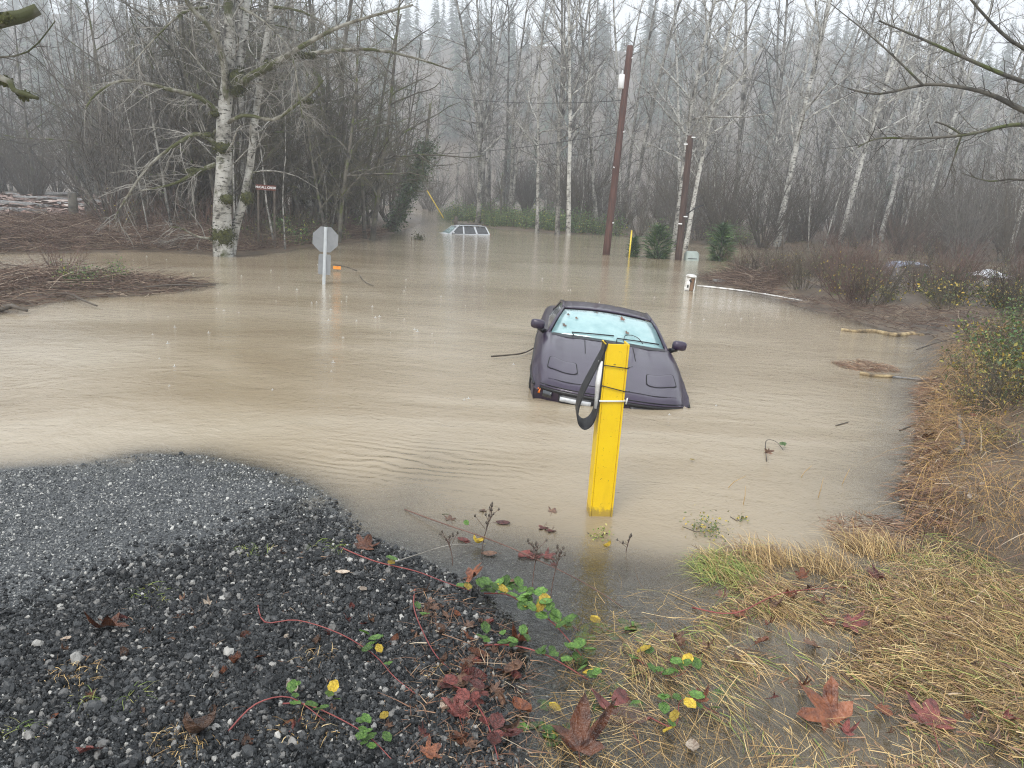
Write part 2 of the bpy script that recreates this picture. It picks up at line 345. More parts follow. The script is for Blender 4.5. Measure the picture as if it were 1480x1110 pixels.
def terrain(X, Y):
    X = np.asarray(X, float); Y = np.asarray(Y, float)
    wob = vnoise(X, Y, 2.4, 1) * .09 * np.clip(Y / 12, .55, 2.2) + .025 * vnoise(X, Y, 7, 31)
    g = sdist(X, Y, GRAVEL) + wob; r = sdist(X, Y, RIGHT) + wob * 1.5; l = sdist(X, Y, LEFT) + wob; i = sdist(X, Y, ISLE) + wob; f = sdist(X, Y, FAR) + wob
    far_rise = np.clip((Y - 195) * .36, 0, 77) * (1 + .15 * vnoise(X, Y, .02, 4))
    hg = np.where(g > 0, np.minimum(g * .012 + np.maximum(g - .8, 0) * .05 + .007 * vnoise(X, Y, 3, 2) + .003 * vnoise(X, Y, 9, 8), .35), g * .085 - .05 * g * g)
    hr = np.where(r > 0, np.minimum(r * np.where(Y > 13, .07, .16), np.where(Y > 13, .22, .75)) + .05 * vnoise(X, Y, 1.6, 3), r * .20 - .05 * r * r)
    hl = np.where(l > 0, np.minimum(l * .05, .32) + .05 * vnoise(X, Y, 1.1, 5), l * .25)
    hi = np.where(i > 0, np.minimum(i * .08, .07), i * .2)
    hf = np.where(f > 0, np.minimum(f * .07, .8) + .06 * vnoise(X, Y, .8, 6), f * .2)
    h = np.maximum.reduce([hg, hr, hl, hi, hf, np.full(X.shape, -.75)])
    return h + np.where(Y > 195, far_rise, 0), g
def gz(x, y): return float(terrain(np.array([x]), np.array([y]))[0][0])
tx = np.linspace(-6.95, 6.95, 390); gx = .9 * np.sinh(tx)
ty = np.linspace(-2.0, 6.8, 366); gy = 4.0 + 1.2 * np.sinh(ty)
def grid(gx, gy):
    X, Y = np.meshgrid(gx, gy); nx, ny = len(gx), len(gy)
    i = np.arange(nx * ny).reshape(ny, nx)
    F = np.stack([i[:-1, :-1], i[:-1, 1:], i[1:, 1:], i[1:, :-1]], -1).reshape(-1, 4)
    return X.ravel(), Y.ravel(), F
X, Y, F = grid(gx, gy); Z, G = terrain(X, Y)
npmesh('ground', np.stack([X, Y, Z], 1), F, MAT['ground_soil'], smooth=True, attrs={'gravel': np.clip((G + 2.2) * 1.5, 0, 1) * (X < 3)},
       label='gravel and muddy ground rising out of the flood', cat='ground', kind='structure')
# water
tx = np.linspace(-6.4, 6.4, 300); ty = np.linspace(-1.4, 6.2, 320)
X, Y, F = grid(.9 * np.sinh(tx), 4.0 + 1.2 * np.sinh(ty)); Z, G = terrain(X, Y)
keep = (Z[F].min(1) < .03) & (Y[F].max(1) < 160); F = F[keep]
used = np.unique(F); remap = np.zeros(len(X), int); remap[used] = np.arange(len(used)); F = remap[F]; X, Y, Z = X[used], Y[used], Z[used]
rc = P(590, 668); rc2 = P(640, 600)
rp = np.exp(-(((X - rc.x) / 1.0) ** 2 + ((Y - rc.y) / .5) ** 2)) + .12 * np.exp(-(((X - rc2.x) / 1.2) ** 2 + ((Y - rc2.y) / 1.3) ** 2))
def sst(a, b, x): u = np.clip((x - a) / (b - a), 0, 1); return u * u * (3 - 2 * u)
kt = 9 + 38 * sst(-.7, -1.6, X) * (Y < 30); kt = kt * (1 - .86 * sst(5.5, 4.6, Y) * sst(-.6, -.1, X))
npmesh('flood_water', np.stack([X, Y, np.full_like(X, .003)], 1), F, MAT['flood_water'], smooth=True,
       attrs={'turbid': 1 - np.exp(np.minimum(Z, 0) * kt), 'ripple': rp}, label='muddy tan flood water dimpled by rain', cat='water', kind='structure')

# ------------------------------------------------------------------ gravel stones (geometry nodes scatter)
rs = np.random.RandomState(7); random.seed(7)
def scatter(pg, n, r=rs, margin=-9, keepfn=None):
    lo, hi = pg.min(0), pg.max(0); out = np.zeros((0, 2))
    while len(out) < n:
        q = lo + (hi - lo) * r.rand(n * 2, 2); q = q[sdist(q[:, 0], q[:, 1], pg) > max(margin, 0)]
        if keepfn is not None: q = q[keepfn(q[:, 0], q[:, 1])]
        out = np.vstack([out, q])
    return out[:n]
def in_view(x, y, z=0, m=60):
    v = M3.transposed() @ (Vector((x, y, z)) - Vector((0, 0, CAM_H)))
    if v.z > -.1: return False
    px = 740 - v.x / v.z * FPX; py = 555 + v.y / v.z * FPX
    return -m < px < 1480 + m and py < 1110 + m
GV = poly([P(-60, 690), P(0, 678), P(120, 672), P(200, 657), P(290, 657), P(370, 674), P(445, 697), P(490, 725), P(530, 770), P(600, 800), P(670, 835), P(740, 890), P(760, 940), P(760, 1010), P(770, 1150), P(-60, 1150)])
q = scatter(GV, 105000)
# loose dark gravel is dense; the strip beside the water is finer, thinner and coloured paler for wet sheen
div = poly([P(-60, 930), P(120, 860), P(300, 790), P(440, 745), P(540, 770), P(620, 800), P(760, 890), P(780, 1150), P(-60, 1150)])
ld = sdist(q[:, 0], q[:, 1], div); dens = np.clip(.62 + ld * 1.6, .42, 1); q = q[rs.rand(len(q)) < dens]; ld = sdist(q[:, 0], q[:, 1], div)
ld = ld + rs.randn(len(q)) * .22 + .14 * vnoise(q[:, 0], q[:, 1], 2.2, 12)
qz, _ = terrain(q[:, 0], q[:, 1])
size = np.where(ld > 0, .0092, .0052) * np.exp(rs.randn(len(q)) * .36)
size *= np.where(rs.rand(len(q)) < .02, 1.7, 1)
def gravel_nodes(mat):
    ng = bpy.data.node_groups.new('gravel_nodes', 'GeometryNodeTree')
    ng.interface.new_socket('Geometry', in_out='INPUT', socket_type='NodeSocketGeometry'); ng.interface.new_socket('Geometry', in_out='OUTPUT', socket_type='NodeSocketGeometry')
    N = ng.nodes; Lk = ng.links
    gi, gout = N.new('NodeGroupInput'), N.new('NodeGroupOutput')
    mp = N.new('GeometryNodeMeshToPoints'); Lk.new(gi.outputs[0], mp.inputs[0])
    ico = N.new('GeometryNodeMeshIcoSphere'); ico.inputs['Radius'].default_value = 1; ico.inputs['Subdivisions'].default_value = 2
    nz = N.new('ShaderNodeTexNoise'); nz.inputs['Scale'].default_value = 1.3
    sub = N.new('ShaderNodeVectorMath'); sub.operation = 'SUBTRACT'; sub.inputs[1].default_value = (.5, .5, .5); Lk.new(nz.outputs['Color'], sub.inputs[0])
    scl = N.new('ShaderNodeVectorMath'); scl.operation = 'SCALE'; scl.inputs['Scale'].default_value = 1.5; Lk.new(sub.outputs[0], scl.inputs[0])
    sp = N.new('GeometryNodeSetPosition'); Lk.new(ico.outputs[0], sp.inputs[0]); Lk.new(scl.outputs[0], sp.inputs['Offset'])
    smt = N.new('GeometryNodeSetMaterial'); smt.inputs['Material'].default_value = mat; Lk.new(sp.outputs[0], smt.inputs[0])
    ip = N.new('GeometryNodeInstanceOnPoints'); Lk.new(mp.outputs[0], ip.inputs['Points']); Lk.new(smt.outputs[0], ip.inputs['Instance'])
    rr = N.new('FunctionNodeRandomValue'); rr.data_type = 'FLOAT_VECTOR'; rr.inputs[1].default_value = (6.28, 6.28, 6.28); Lk.new(rr.outputs[0], ip.inputs['Rotation'])
    rs2 = N.new('FunctionNodeRandomValue'); rs2.data_type = 'FLOAT_VECTOR'; rs2.inputs[0].default_value = (.7, .6, .5); rs2.inputs[1].default_value = (1.3, 1.1, .9); rs2.inputs['Seed'].default_value = 3
    na = N.new('GeometryNodeInputNamedAttribute'); na.data_type = 'FLOAT'; na.inputs[0].default_value = 'size'
    sv = N.new('ShaderNodeVectorMath'); sv.operation = 'SCALE'; Lk.new(rs2.outputs[0], sv.inputs[0]); Lk.new(na.outputs[0], sv.inputs['Scale']); Lk.new(sv.outputs[0], ip.inputs['Scale'])
    Lk.new(ip.outputs[0], gout.inputs[0])
    return ng
for nm_, sel, mt_, lab_ in (('loose_gravel', ld > 0, 'stone', 'loose dark crushed gravel with leaves on it, above the waterline'), ('wet_sheen_gravel', ld <= 0, 'wet_sheen_stone', 'fine gravel coloured paler for wet sheen, sloping into the flood')):
    me = bpy.data.meshes.new(nm_); me.vertices.add(int(sel.sum())); me.vertices.foreach_set('co', np.stack([q[:, 0], q[:, 1], qz + size * .25], 1)[sel].astype(np.float32).ravel())
    a = me.attributes.new('size', 'FLOAT', 'POINT'); a.data.foreach_set('value', size[sel].astype(np.float32))
    go = bpy.data.objects.new(nm_, me); COL.objects.link(go); me.materials.append(MAT[mt_]); tag(go, lab_, 'gravel', kind='stuff')
    go.modifiers.new('scatter', 'NODES').node_group = gravel_nodes(MAT[mt_])

# ------------------------------------------------------------------ blades, sticks and leaves in bulk (numpy)
def blades(P0, D, Lg, wd, sag=.4, seg=3, r=rs, rise=0.0):
    """P0 (n,3) roots, D (n,3) directions, strips that droop along their length"""
    n = len(P0); D = D / np.linalg.norm(D, axis=1, keepdims=True)
    S = np.cross(D, np.array([0, 0, 1.0])); S /= np.maximum(np.linalg.norm(S, axis=1, keepdims=True), 1e-6)
    tw = r.rand(n, 1) * 1.6 - .8; Nn = np.cross(S, D); S = S * np.cos(tw) + Nn * np.sin(tw)
    curl = (r.rand(n, 1) - .5) * .8; V = np.zeros((n, (seg + 1) * 2, 3)); S2 = np.cross(D, np.array([0, 0, 1.0]))
    for k in range(seg + 1):
        u = k / seg
        c = P0 + D * Lg[:, None] * u + S2 * curl * Lg[:, None] * u * u; c[:, 2] -= sag * Lg * u * u
        w = wd[:, None] * (1 - .75 * u) * .5
        V[:, 2 * k] = c - S * w; V[:, 2 * k + 1] = c + S * w
    b0 = (np.arange(n) * (seg + 1) * 2)[:, None]
    F = np.concatenate([np.stack([b0[:, 0] + 2 * k, b0[:, 0] + 2 * k + 1, b0[:, 0] + 2 * k + 3, b0[:, 0] + 2 * k + 2], 1) for k in range(seg)])
    return V.reshape(-1, 3), F
def sticks(P0, P1, rad, bow=.12, r=rs, seg=3):
    """three-sided sticks from P0 to P1 with a random bow"""
    n = len(P0); D = P1 - P0; L = np.linalg.norm(D, axis=1, keepdims=True); D = D / L
    A = np.cross(D, r.randn(n, 3)); A /= np.linalg.norm(A, axis=1, keepdims=True); B = np.cross(D, A)
    V = np.zeros((n, (seg + 1) * 3, 3)); bw = (r.rand(n, 1) - .3) * bow * 2; bw2 = (r.rand(n, 1) - .5) * bow * 2
    for k in range(seg + 1):
        u = k / seg; c = P0 + D * L * u + (A * bw + B * bw2 * (1 - u)) * L * (u * (1 - u) * 4) * .5
        for j in range(3):
            a_ = j * 2.0944
            V[:, k * 3 + j] = c + (A * math.cos(a_) + B * math.sin(a_)) * rad[:, None] * (1 - .65 * u)
    b0 = np.arange(n) * (seg + 1) * 3; F = []
    for k in range(seg):
        for j in range(3):
            F.append(np.stack([b0 + k * 3 + j, b0 + k * 3 + (j + 1) % 3, b0 + k * 3 + 3 + (j + 1) % 3, b0 + k * 3 + 3 + j], 1))
    return V.reshape(-1, 3), np.concatenate(F)
def leafquads(C, size, r=rs, flat=.5, fold=.25):
    """small folded leaf shapes (two quads each) around centres C"""
    n = len(C); Nv = r.randn(n, 3) * (1 - flat) + np.array([0, 0, 1.0]) * flat * 2; Nv /= np.linalg.norm(Nv, axis=1, keepdims=True)
    A = np.cross(Nv, r.randn(n, 3)); A /= np.linalg.norm(A, axis=1, keepdims=True); B = np.cross(Nv, A); s = size[:, None]
    p0 = C - A * s * .5; p1 = C + B * s * .3 + Nv * s * fold * .3; p2 = C + A * s * .5 - Nv * s * .1; p3 = C - B * s * .3 + Nv * s * fold * .3; pm = C
    V = np.stack([p0, p1, p2, p3, pm], 1).reshape(-1, 3); b0 = np.arange(n) * 5
    F = np.concatenate([np.stack([b0, b0 + 4, b0 + 2, b0 + 1], 1), np.stack([b0, b0 + 3, b0 + 2, b0 + 4], 1)])
    return V, F
def joinVF(parts):
    Vs, Fs, off = [], [], 0
    for V, F in parts: Vs.append(V); Fs.append(F + off); off += len(V)
    return np.concatenate(Vs), np.concatenate(Fs)

# ------------------------------------------------------------------ trees
UPV = Vector((0, 0, 1))
def bend(rng, d, ang):
    ax = d.orthogonal().normalized(); ax.rotate(Matrix.Rotation(rng.random() * 6.2832, 3, d))
    v = d.copy(); v.rotate(Matrix.Rotation(ang, 3, ax)); return v
def path(rng, p, d, L, n, wob, trop):
    pts = [p.copy()]; d = d.normalized()
    for i in range(n):
        d = d + Vector((rng.gauss(0, wob), rng.gauss(0, wob), rng.gauss(0, wob) + trop)); d.normalize()
        p = p + d * (L / n); pts.append(p.copy())
    return pts
def on_path(pts, t):
    x = t * (len(pts) - 1); i = min(int(x), len(pts) - 2); f = x - i
    return pts[i].lerp(pts[i + 1], f), (pts[i + 1] - pts[i]).normalized()
def spray(rng, trunk, twig, pts, r0, r1, spec, level=0):
    """spec: per level dict(n, len, ang, wob, trop, t0, seg, big)"""
    if level >= len(spec): return
    s = spec[level]
    L0 = sum((pts[i + 1] - pts[i]).length for i in range(len(pts) - 1))
    n = max(1, int(s['n'] * (L0 if s.get('per_m') else 1) * rng.uniform(.8, 1.2)))
    for k in range(n):
        t = s['t0'] + (1 - s['t0']) * (k + rng.random()) / n
        p, d = on_path(pts, min(t, .999)); rad = r0 + (r1 - r0) * t
        nd = bend(rng, d, RAD(rng.gauss(s['ang'], 12)))
        if s.get('flat'): nd.z *= s['flat']
        L = (L0 * s['len'] if 'len' in s else s['abs']) * rng.uniform(.55, 1.2) * (1 - s.get('taper', .55) * t)
        rr = min(rad * .62, max(L * s.get('rk', .011) * 1.5, s.get('rmin', .007))); q = path(rng, p, nd, L, s['seg'], s['wob'], s['trop'])
        m = len(q)
        (trunk if s.get('big') else twig).tube(q, [rr * (1 - .72 * i / (m - 1)) for i in range(m)], 5 if s.get('big') else 3, cap=False)
        spray(rng, trunk, twig, q, rr, rr * .3, spec, level + 1)
def make_tree(seed, Ht, r, spec, stems=1, lean=.04, wob=.035):
    rng = random.Random(seed); tk, tw = MB(), MB()
    for s in range(stems):
        d = Vector((rng.gauss(0, lean) + (.14 * math.cos(s * 2.3) if stems > 1 else 0), rng.gauss(0, lean) + (.14 * math.sin(s * 2.3) if stems > 1 else 0), 1))
        h_ = Ht * (1 if s == 0 else rng.uniform(.7, .95)); rr = r * (1 if s == 0 else .75)
        b0 = Vector((.25 * math.cos(s * 2.3), .25 * math.sin(s * 2.3), -.6)) if stems > 1 else Vector((0, 0, -.6))
        pts = path(rng, b0, d, h_, 12, wob, .01)
        m = len(pts); rads = [rr * (1 - .93 * (i / (m - 1)) ** .85) + .012 for i in range(m)]; rads[0] *= 1.35
        tk.tube(pts, rads, 8); spray(rng, tk, tw, pts, rr, .02, spec)
    return tk, tw
ALDER = [dict(n=26, len=.26, ang=52, wob=.10, trop=.055, t0=.22, seg=6, big=1, taper=.6, rk=.009), dict(n=13, len=.38, ang=42, wob=.13, trop=.05, t0=.12, seg=4, rk=.007), dict(n=13, len=.42, ang=38, wob=.16, trop=.03, t0=.08, seg=3, rk=.006)]
SPREAD = [dict(n=20, len=.36, ang=58, wob=.16, trop=.03, t0=.15, seg=7, big=1, taper=.55, rk=.010), dict(n=15, len=.38, ang=48, wob=.2, trop=.0, t0=.1, seg=5, rk=.007), dict(n=13, len=.42, ang=42, wob=.22, trop=-.02, t0=.08, seg=3, rk=.006)]
SAPL = [dict(n=16, len=.2, ang=42, wob=.1, trop=.06, t0=.3, seg=4, taper=.5, rk=.007), dict(n=8, len=.4, ang=40, wob=.14, trop=.03, t0=.15, seg=3, rk=.006)]
def tree_thing(name, label, cat, tkm, twm, mt, mw, loc, group=None, rz=0, sc=1, tilt=(0, 0)):
    e = empty(name, loc); e.rotation_euler = (tilt[0], tilt[1], rz); e.scale = (sc, sc, sc) if not hasattr(sc, '__len__') else sc
    tag(e, label, cat, group)
    for nm, me_, ma in (('trunk', tkm, mt), ('crown', twm, mw)):
        o = bpy.data.objects.new(nm, me_); COL.objects.link(o); o.parent = e
        if not me_.materials: me_.materials.append(ma)
    return e
def proto(seed, Ht, r, spec, mt, mw, **k):
    tk, tw = make_tree(seed, Ht, r, spec, **k); a, b_ = tk.mesh('trunk'), tw.mesh('crown'); a.shade_smooth(); a.materials.append(mt); b_.materials.append(mw)
    return a, b_
PA = [proto(s, 21, .17, ALDER, MAT['alder_bark'], MAT['twig_grey']) for s in (1, 2, 3)]
PB = [proto(s, 22, .18, ALDER, MAT['birch_bark'], MAT['twig_pale']) for s in (4, 5)]
PS = [proto(s, 15.5, .14, SPREAD, MAT['dark_bark'], MAT['twig_moss'], stems=2) for s in (6, 7)]
PT = [proto(s, 12, .055, SAPL, MAT['alder_bark'], MAT['twig_grey'], wob=.05) for s in (8, 9, 10)]
rng = random.Random(11)
LANDMARK = [(-.38, 'the big birch'), (-.25, 'the stop sign'), (-.07, 'the drowned silver car'), (.11, 'the tall red pole'), (.205, 'the short dark pole'), (.26, 'the tall evergreen shrub'), (.50, 'the blue-grey car roof'), (.60, 'the white sheet')]
def beside(x, y):
    b, n = min((abs(x / y - k), n) for k, n in LANDMARK)
    return ', beyond ' + n if b < .05 else ''
def put(pm, name, label, cat, x, y, group=None, sc=1, tilt=(0, 0)):
    return tree_thing(name, label, cat, pm[0], pm[1], None, None, (x, y, max(gz(x, y), -.4)), group, rng.random() * 6.28, sc, tilt)
# trees one can name
for (px, py, pm, sc, ty_, lab, nm) in [
    (776, 336, PB[0], .75, .03, 'slender pale birch just behind the submerged silver car', 'birch_tree'),
    (806, 339, PA[0], .95, .01, 'thick grey bare tree, one of a close pair by the flood edge', 'bare_tree'),
    (822, 340, PB[1], .95, .04, 'pale mottled birch growing close against the thick grey tree at the flood edge', 'birch_tree'),
    (866, 338, PA[1], .9, .13, 'dark grey bare tree leaning just behind the tall red utility pole', 'bare_tree'),
    (899, 333, PA[2], .95, .02, 'straight dark bare tree behind the box on the tall utility pole', 'bare_tree'),
    (973, 362, PB[0], .8, .02, 'white birch with black blotches standing beside the short dark pole', 'birch_tree'),
    (987, 362, PB[1], .72, .05, 'white birch showing just behind the short dark pole', 'birch_tree'),
    (1018, 340, PA[0], .7, .20, 'leaning dark bare tree beyond the two white birches', 'bare_tree'),
    (1098, 345, PB[0], .62, .04, 'pale forked tree standing over the red-brown thicket', 'bare_tree'),
    (1395, 350, PB[1], .55, .06, 'white-stemmed tree rising behind the white sheet in the flood', 'birch_tree'),
]:
    p = P(px, py); put(pm, nm, lab, 'tree', p.x, p.y, None, (sc, sc, sc * 1.2), (0, ty_))
# small forked tree by the silver car
tk, tw = make_tree(31, 5.2, .11, [dict(n=9, len=.42, ang=50, wob=.16, trop=.05, t0=.3, seg=5, big=1, rk=.014), dict(n=9, len=.4, ang=45, wob=.2, trop=.02, t0=.2, seg=3, rk=.008)], stems=2, wob=.07)
p = P(715, 327); e = empty('small_tree', p); tag(e, 'small dark forked tree on the green bank behind the submerged silver car', 'tree'); tk.build('trunk', MAT['dark_bark'], e); tw.build('crown', MAT['twig_brown'], e)
# the woods, tree by tree
def grove(n, xr, yr, protos, name, label, group, scr=(.75, 1.1), minclear=1.8, land=.0, tries=40):
    got = []
    for _ in range(n * tries):
        if len(got) >= n: break
        x, y = rng.uniform(*xr), rng.uniform(*yr)
        if not in_view(x, y, 3, 120) or gz(x, y) < land or (x < -.50 * y and y < 62) or any((x - a) ** 2 + (y - b_) ** 2 < minclear ** 2 for a, b_ in got): continue
        got.append((x, y)); s = rng.uniform(*scr)
        put(rng.choice(protos), name, label + beside(x, y), 'tree', x, y, group, (s, s, s * rng.uniform(.9, 1.15)), (rng.gauss(0, .03), rng.gauss(.02, .04)))
grove(34, (-6, 48), (60, 90), PA, 'bare_tree', 'tall bare grey tree in the misty wood', 'grey trees of the misty wood', (1.0, 1.4))
grove(20, (8, 50), (46, 80), PB, 'birch_tree', 'pale-barked bare tree in the misty wood', 'pale trees of the misty wood', (.75, 1.2))
grove(80, (4, 46), (44, 78), PT, 'sapling', 'thin bare sapling in the misty wood', 'saplings of the misty wood', (.5, 1.0), 1.0)
grove(30, (-42, -9), (34, 70), PS, 'dark_tree', 'dark many-stemmed tree behind the brush bank', 'dark trees behind the brush bank', (.7, 1.1), 1.6)
grove(16, (-46, -10), (32, 64), PA, 'bare_tree', 'tall bare grey tree among dark trees', 'tall grey trees behind the brush bank', (.7, 1.0), 2.0)
grove(16, (-17, -7), (29.5, 46), PS, 'dark_tree', 'dark tangled tree close behind the brush bank', 'dark tangled trees close behind the bank', (.6, .95), 1.3)
grove(18, (-75, -32), (63, 95), PA + PS, 'field_edge_tree', 'bare dark tree at the far side of the bark field', 'trees beyond the bark field', (.8, 1.2), 2.5)
grove(40, (-32, -8.5), (27.5, 48), PT, 'sapling', 'thin bare sapling among the dark trees', 'saplings behind the brush bank', (.45, .9), 1.0)

# far woodland on the rising ground: one mass
far_tk, far_tw = [], []
FARP = []
for s in (41, 42, 43):
    tk, tw = make_tree(s, 20, .16, [dict(n=18, len=.24, ang=48, wob=.1, trop=.05, t0=.25, seg=3, big=1, rk=.010), dict(n=12, len=.4, ang=42, wob=.12, trop=.03, t0=.1, seg=2, rk=.009), dict(n=4, len=.45, ang=40, wob=.12, trop=.03, t0=.1, seg=1, rk=.008)])
    def quads(mb):
        f = [q_ for q_ in mb.f if len(q_) == 4]; return np.array(mb.v), np.array(f)
    FARP.append((quads(tk), quads(tw)))
n_far = 0
while n_far < 230:
    y = rng.uniform(82, 230); x = rng.uniform(-.75, .78) * y
    if gz(x, y) < .05: continue
    n_far += 1; k = rng.randrange(3); s = rng.uniform(.8, 1.2); a_ = rng.random() * 6.28
    R = np.array([[math.cos(a_), -math.sin(a_), 0], [math.sin(a_), math.cos(a_), 0], [0, 0, 1]]) * s
    for src, dst in ((FARP[k][0], far_tk), (FARP[k][1], far_tw)): dst.append((src[0] @ R.T + np.array([x, y, gz(x, y)]), src[1]))
(V1, F1), (V2, F2) = joinVF(far_tk), joinVF(far_tw)
V, F = joinVF([(V1, F1), (V2, F2)])
npmesh('far_woodland', V, F, None, mats=[MAT['alder_bark'], MAT['twig_grey']], midx=np.concatenate([np.zeros(len(F1)), np.ones(len(F2))]),
       label='bare leafless woodland fading into mist on rising ground', cat='woodland', kind='stuff')
# conifers on the hillside, one hazy mass
def conifer_parts(rg, x, y, z, h_):
    n = 26; rows = []; 
    zz = np.sort(rg.rand(n * 9)) ** .9; a_ = rg.rand(len(zz)) * 6.28; R = (1 - zz) * h_ * .19 * (.6 + .6 * rg.rand(len(zz))) + .15
    P0 = np.stack([np.full(len(zz), x), np.full(len(zz), y), z + h_ * (.06 + .94 * zz)], 1)
    D = np.stack([np.cos(a_), np.sin(a_), -.25 + .3 * rg.rand(len(zz))], 1)
    return blades(P0, D, R, .75 * (1 - zz) + .3, .3, 2, rg)
cp = []; k = 0
while k < 420:
    y = rng.uniform(225, 440); x = rng.uniform(-.72, .75) * y; k += 1; cp.append(conifer_parts(rs, x, y, gz(x, y), rng.uniform(10, 30)))
for _ in range(5):
    y = rng.uniform(150, 190); x = rng.uniform(-.05, .5) * y; cp.append(conifer_parts(rs, x, y, gz(x, y), rng.uniform(12, 20)))
V, F = joinVF(cp); npmesh('conifer_forest', V, F, MAT['needle'], label='dark conifer forest on the hillside lost in mist', cat='forest', kind='stuff')

# ---- the mossy birch over the brush bank
def moss_clump(name, parent, c, rx, ry, rz_, n=220, mat='moss', size=.06):
    d = rs.randn(n, 3); d /= np.linalg.norm(d, axis=1, keepdims=True); d *= (.75 + .35 * rs.rand(n, 1))
    C = np.array(c) + d * np.array([rx, ry, rz_]); V, F = leafquads(C, size * (.6 + .8 * rs.rand(n)), rs, .2)
    mb = MB(); 
    # core lump below the tufts
    N_ = 7; core = []
    for i in range(N_ + 1):
        th = math.pi * i / N_
        for j in range(8):
            ph = 2 * math.pi * j / 8; w = .8 + .12 * math.sin(3 * ph + i)
            core.append((c[0] + rx * w * math.sin(th) * math.cos(ph), c[1] + ry * w * math.sin(th) * math.sin(ph), c[2] + rz_ * w * math.cos(th)))
    cf = [(i * 8 + j, i * 8 + (j + 1) % 8, (i + 1) * 8 + (j + 1) % 8, (i + 1) * 8 + j) for i in range(N_) for j in range(8)]
    V, F = joinVF([(np.array(core), np.array(cf)), (V, F)])
    o = npmesh(name, V - np.array(parent.location), F, MAT[mat], parent=parent); o['kind'] = 'stuff'; return o
def stem_pts(pix, Y, dY=0, jit=0):
    m = len(pix); return [AT(px, py, Y + dY * i / max(m - 1, 1) + rng.uniform(-jit, jit)) for i, (px, py) in enumerate(pix)]
def smooth_path(pts, k=3):
    out = []
    for i in range(len(pts) - 1):
        p0, p1, p2, p3 = pts[max(i - 1, 0)], pts[i], pts[i + 1], pts[min(i + 2, len(pts) - 1)]
        for j in range(k):
            u = j / k; out.append(.5 * ((2 * p1) + (p2 - p0) * u + (2 * p0 - 5 * p1 + 4 * p2 - p3) * u * u + (3 * p1 - p0 - 3 * p2 + p3) * u ** 3))
    out.append(pts[-1]); return out
def custom_tree(name, label, base, stems, mt, mw, spec, spec_limb=None, limb_mat=None):
    e = empty(name, base); tag(e, label, 'tree'); tk, tw, lb = MB(), MB(), MB()
    for pts, r0, r1, kind in stems:
        q = smooth_path([Vector(p) - Vector(base) for p in pts]); m = len(q)
        (lb if kind in 'ln' and limb_mat else tk).tube(q, [(r0 + (r1 - r0) * (i / (m - 1)) ** .8) for i in range(m)], 10 if r0 > .12 else 6)
        sp_ = spec if kind == 't' else (spec_limb or spec)
        if kind != 'n': spray(rng, lb if kind == 'l' and limb_mat else tk, tw, q, r0, r1, sp_)
    tk.build('trunk', mt, e); tw.build('crown', mw, e, smooth=False)
    if limb_mat: lb.build('limb', limb_mat, e)
    return e
bb = P(325, 370); BY = bb.y
LIMB = [dict(n=8, per_m=1, abs=1.7, ang=50, wob=.16, trop=-.05, t0=.1, seg=5, taper=.4, rk=.007), dict(n=7, len=.45, ang=42, wob=.2, trop=-.04, t0=.12, seg=3, rk=.006), dict(n=5, len=.45, ang=40, wob=.2, trop=-.03, t0=.15, seg=2, rk=.006)]
TRK = [dict(n=2.0, per_m=1, abs=2.6, ang=62, wob=.14, trop=-.03, t0=.3, seg=6, big=1, taper=.3, rk=.009), dict(n=8, len=.4, ang=45, wob=.18, trop=-.03, t0=.15, seg=4, rk=.007), dict(n=5, len=.45, ang=40, wob=.2, trop=-.03, t0=.15, seg=3, rk=.006)]
S = stem_pts
birch = custom_tree('birch_tree', 'big white birch with mossy forked trunk standing at the edge of the brush bank', bb, [
    (S([(324, 385), (322, 345), (321, 300), (324, 240), (323, 180), (329, 120), (332, 60), (331, 0), (328, -120), (322, -260)], BY), .36, .10, 't'),
    (S([(331, 385), (340, 330), (352, 290), (362, 235), (369, 170), (379, 100), (393, 0), (402, -120), (412, -240)], BY + .3, .6), .17, .06, 't'),
    (S([(335, 140), (346, 90), (354, 40), (357, 0), (364, -140)], BY + .1, .8), .17, .06, 't'),
    (S([(328, 160), (326, 110), (318, 70), (300, 35), (272, 5), (250, -60)], BY, -1.2), .14, .05, 'l'),
    (S([(336, 135), (360, 112), (395, 92), (440, 65), (500, 35), (597, 7)], BY, -1.5), .15, .03, 'l'),
    (S([(372, 108), (420, 84), (480, 74), (540, 72), (600, 84), (655, 102)], BY, 1.5), .10, .02, 'l'),
    (S([(320, 168), (290, 142), (240, 128), (180, 116), (140, 135), (123, 158)], BY, -2.2), .10, .02, 'l'),
    (S([(318, 214), (290, 194), (262, 204), (215, 240), (180, 290), (165, 316)], BY, -1.6), .10, .02, 'l'),
    (S([(310, 192), (350, 167), (395, 173), (430, 150), (455, 130), (467, 116)], BY, -.8), .07, .03, 'n'),
    (S([(312, 238), (285, 248), (260, 262), (235, 270), (200, 276)], BY, -1.0), .09, .02, 'l'),
    (S([(345, 10), (380, 30), (420, 75), (432, 140), (437, 170)], BY, -1.4), .05, .012, 'l'),
    (S([(305, 345), (285, 342), (262, 330), (245, 328)], BY, -.6), .05, .015, 'l'),
    (S([(300, 10), (262, 20), (215, 65), (190, 95)], BY, -1.6), .05, .012, 'l'),
    (S([(395, 10), (440, 18), (480, 45), (505, 75)], BY, 1.0), .05, .012, 'l'),
], MAT['mossy_birch_bark'], MAT['twig_pale'], TRK, LIMB, MAT['mossy_limb'])
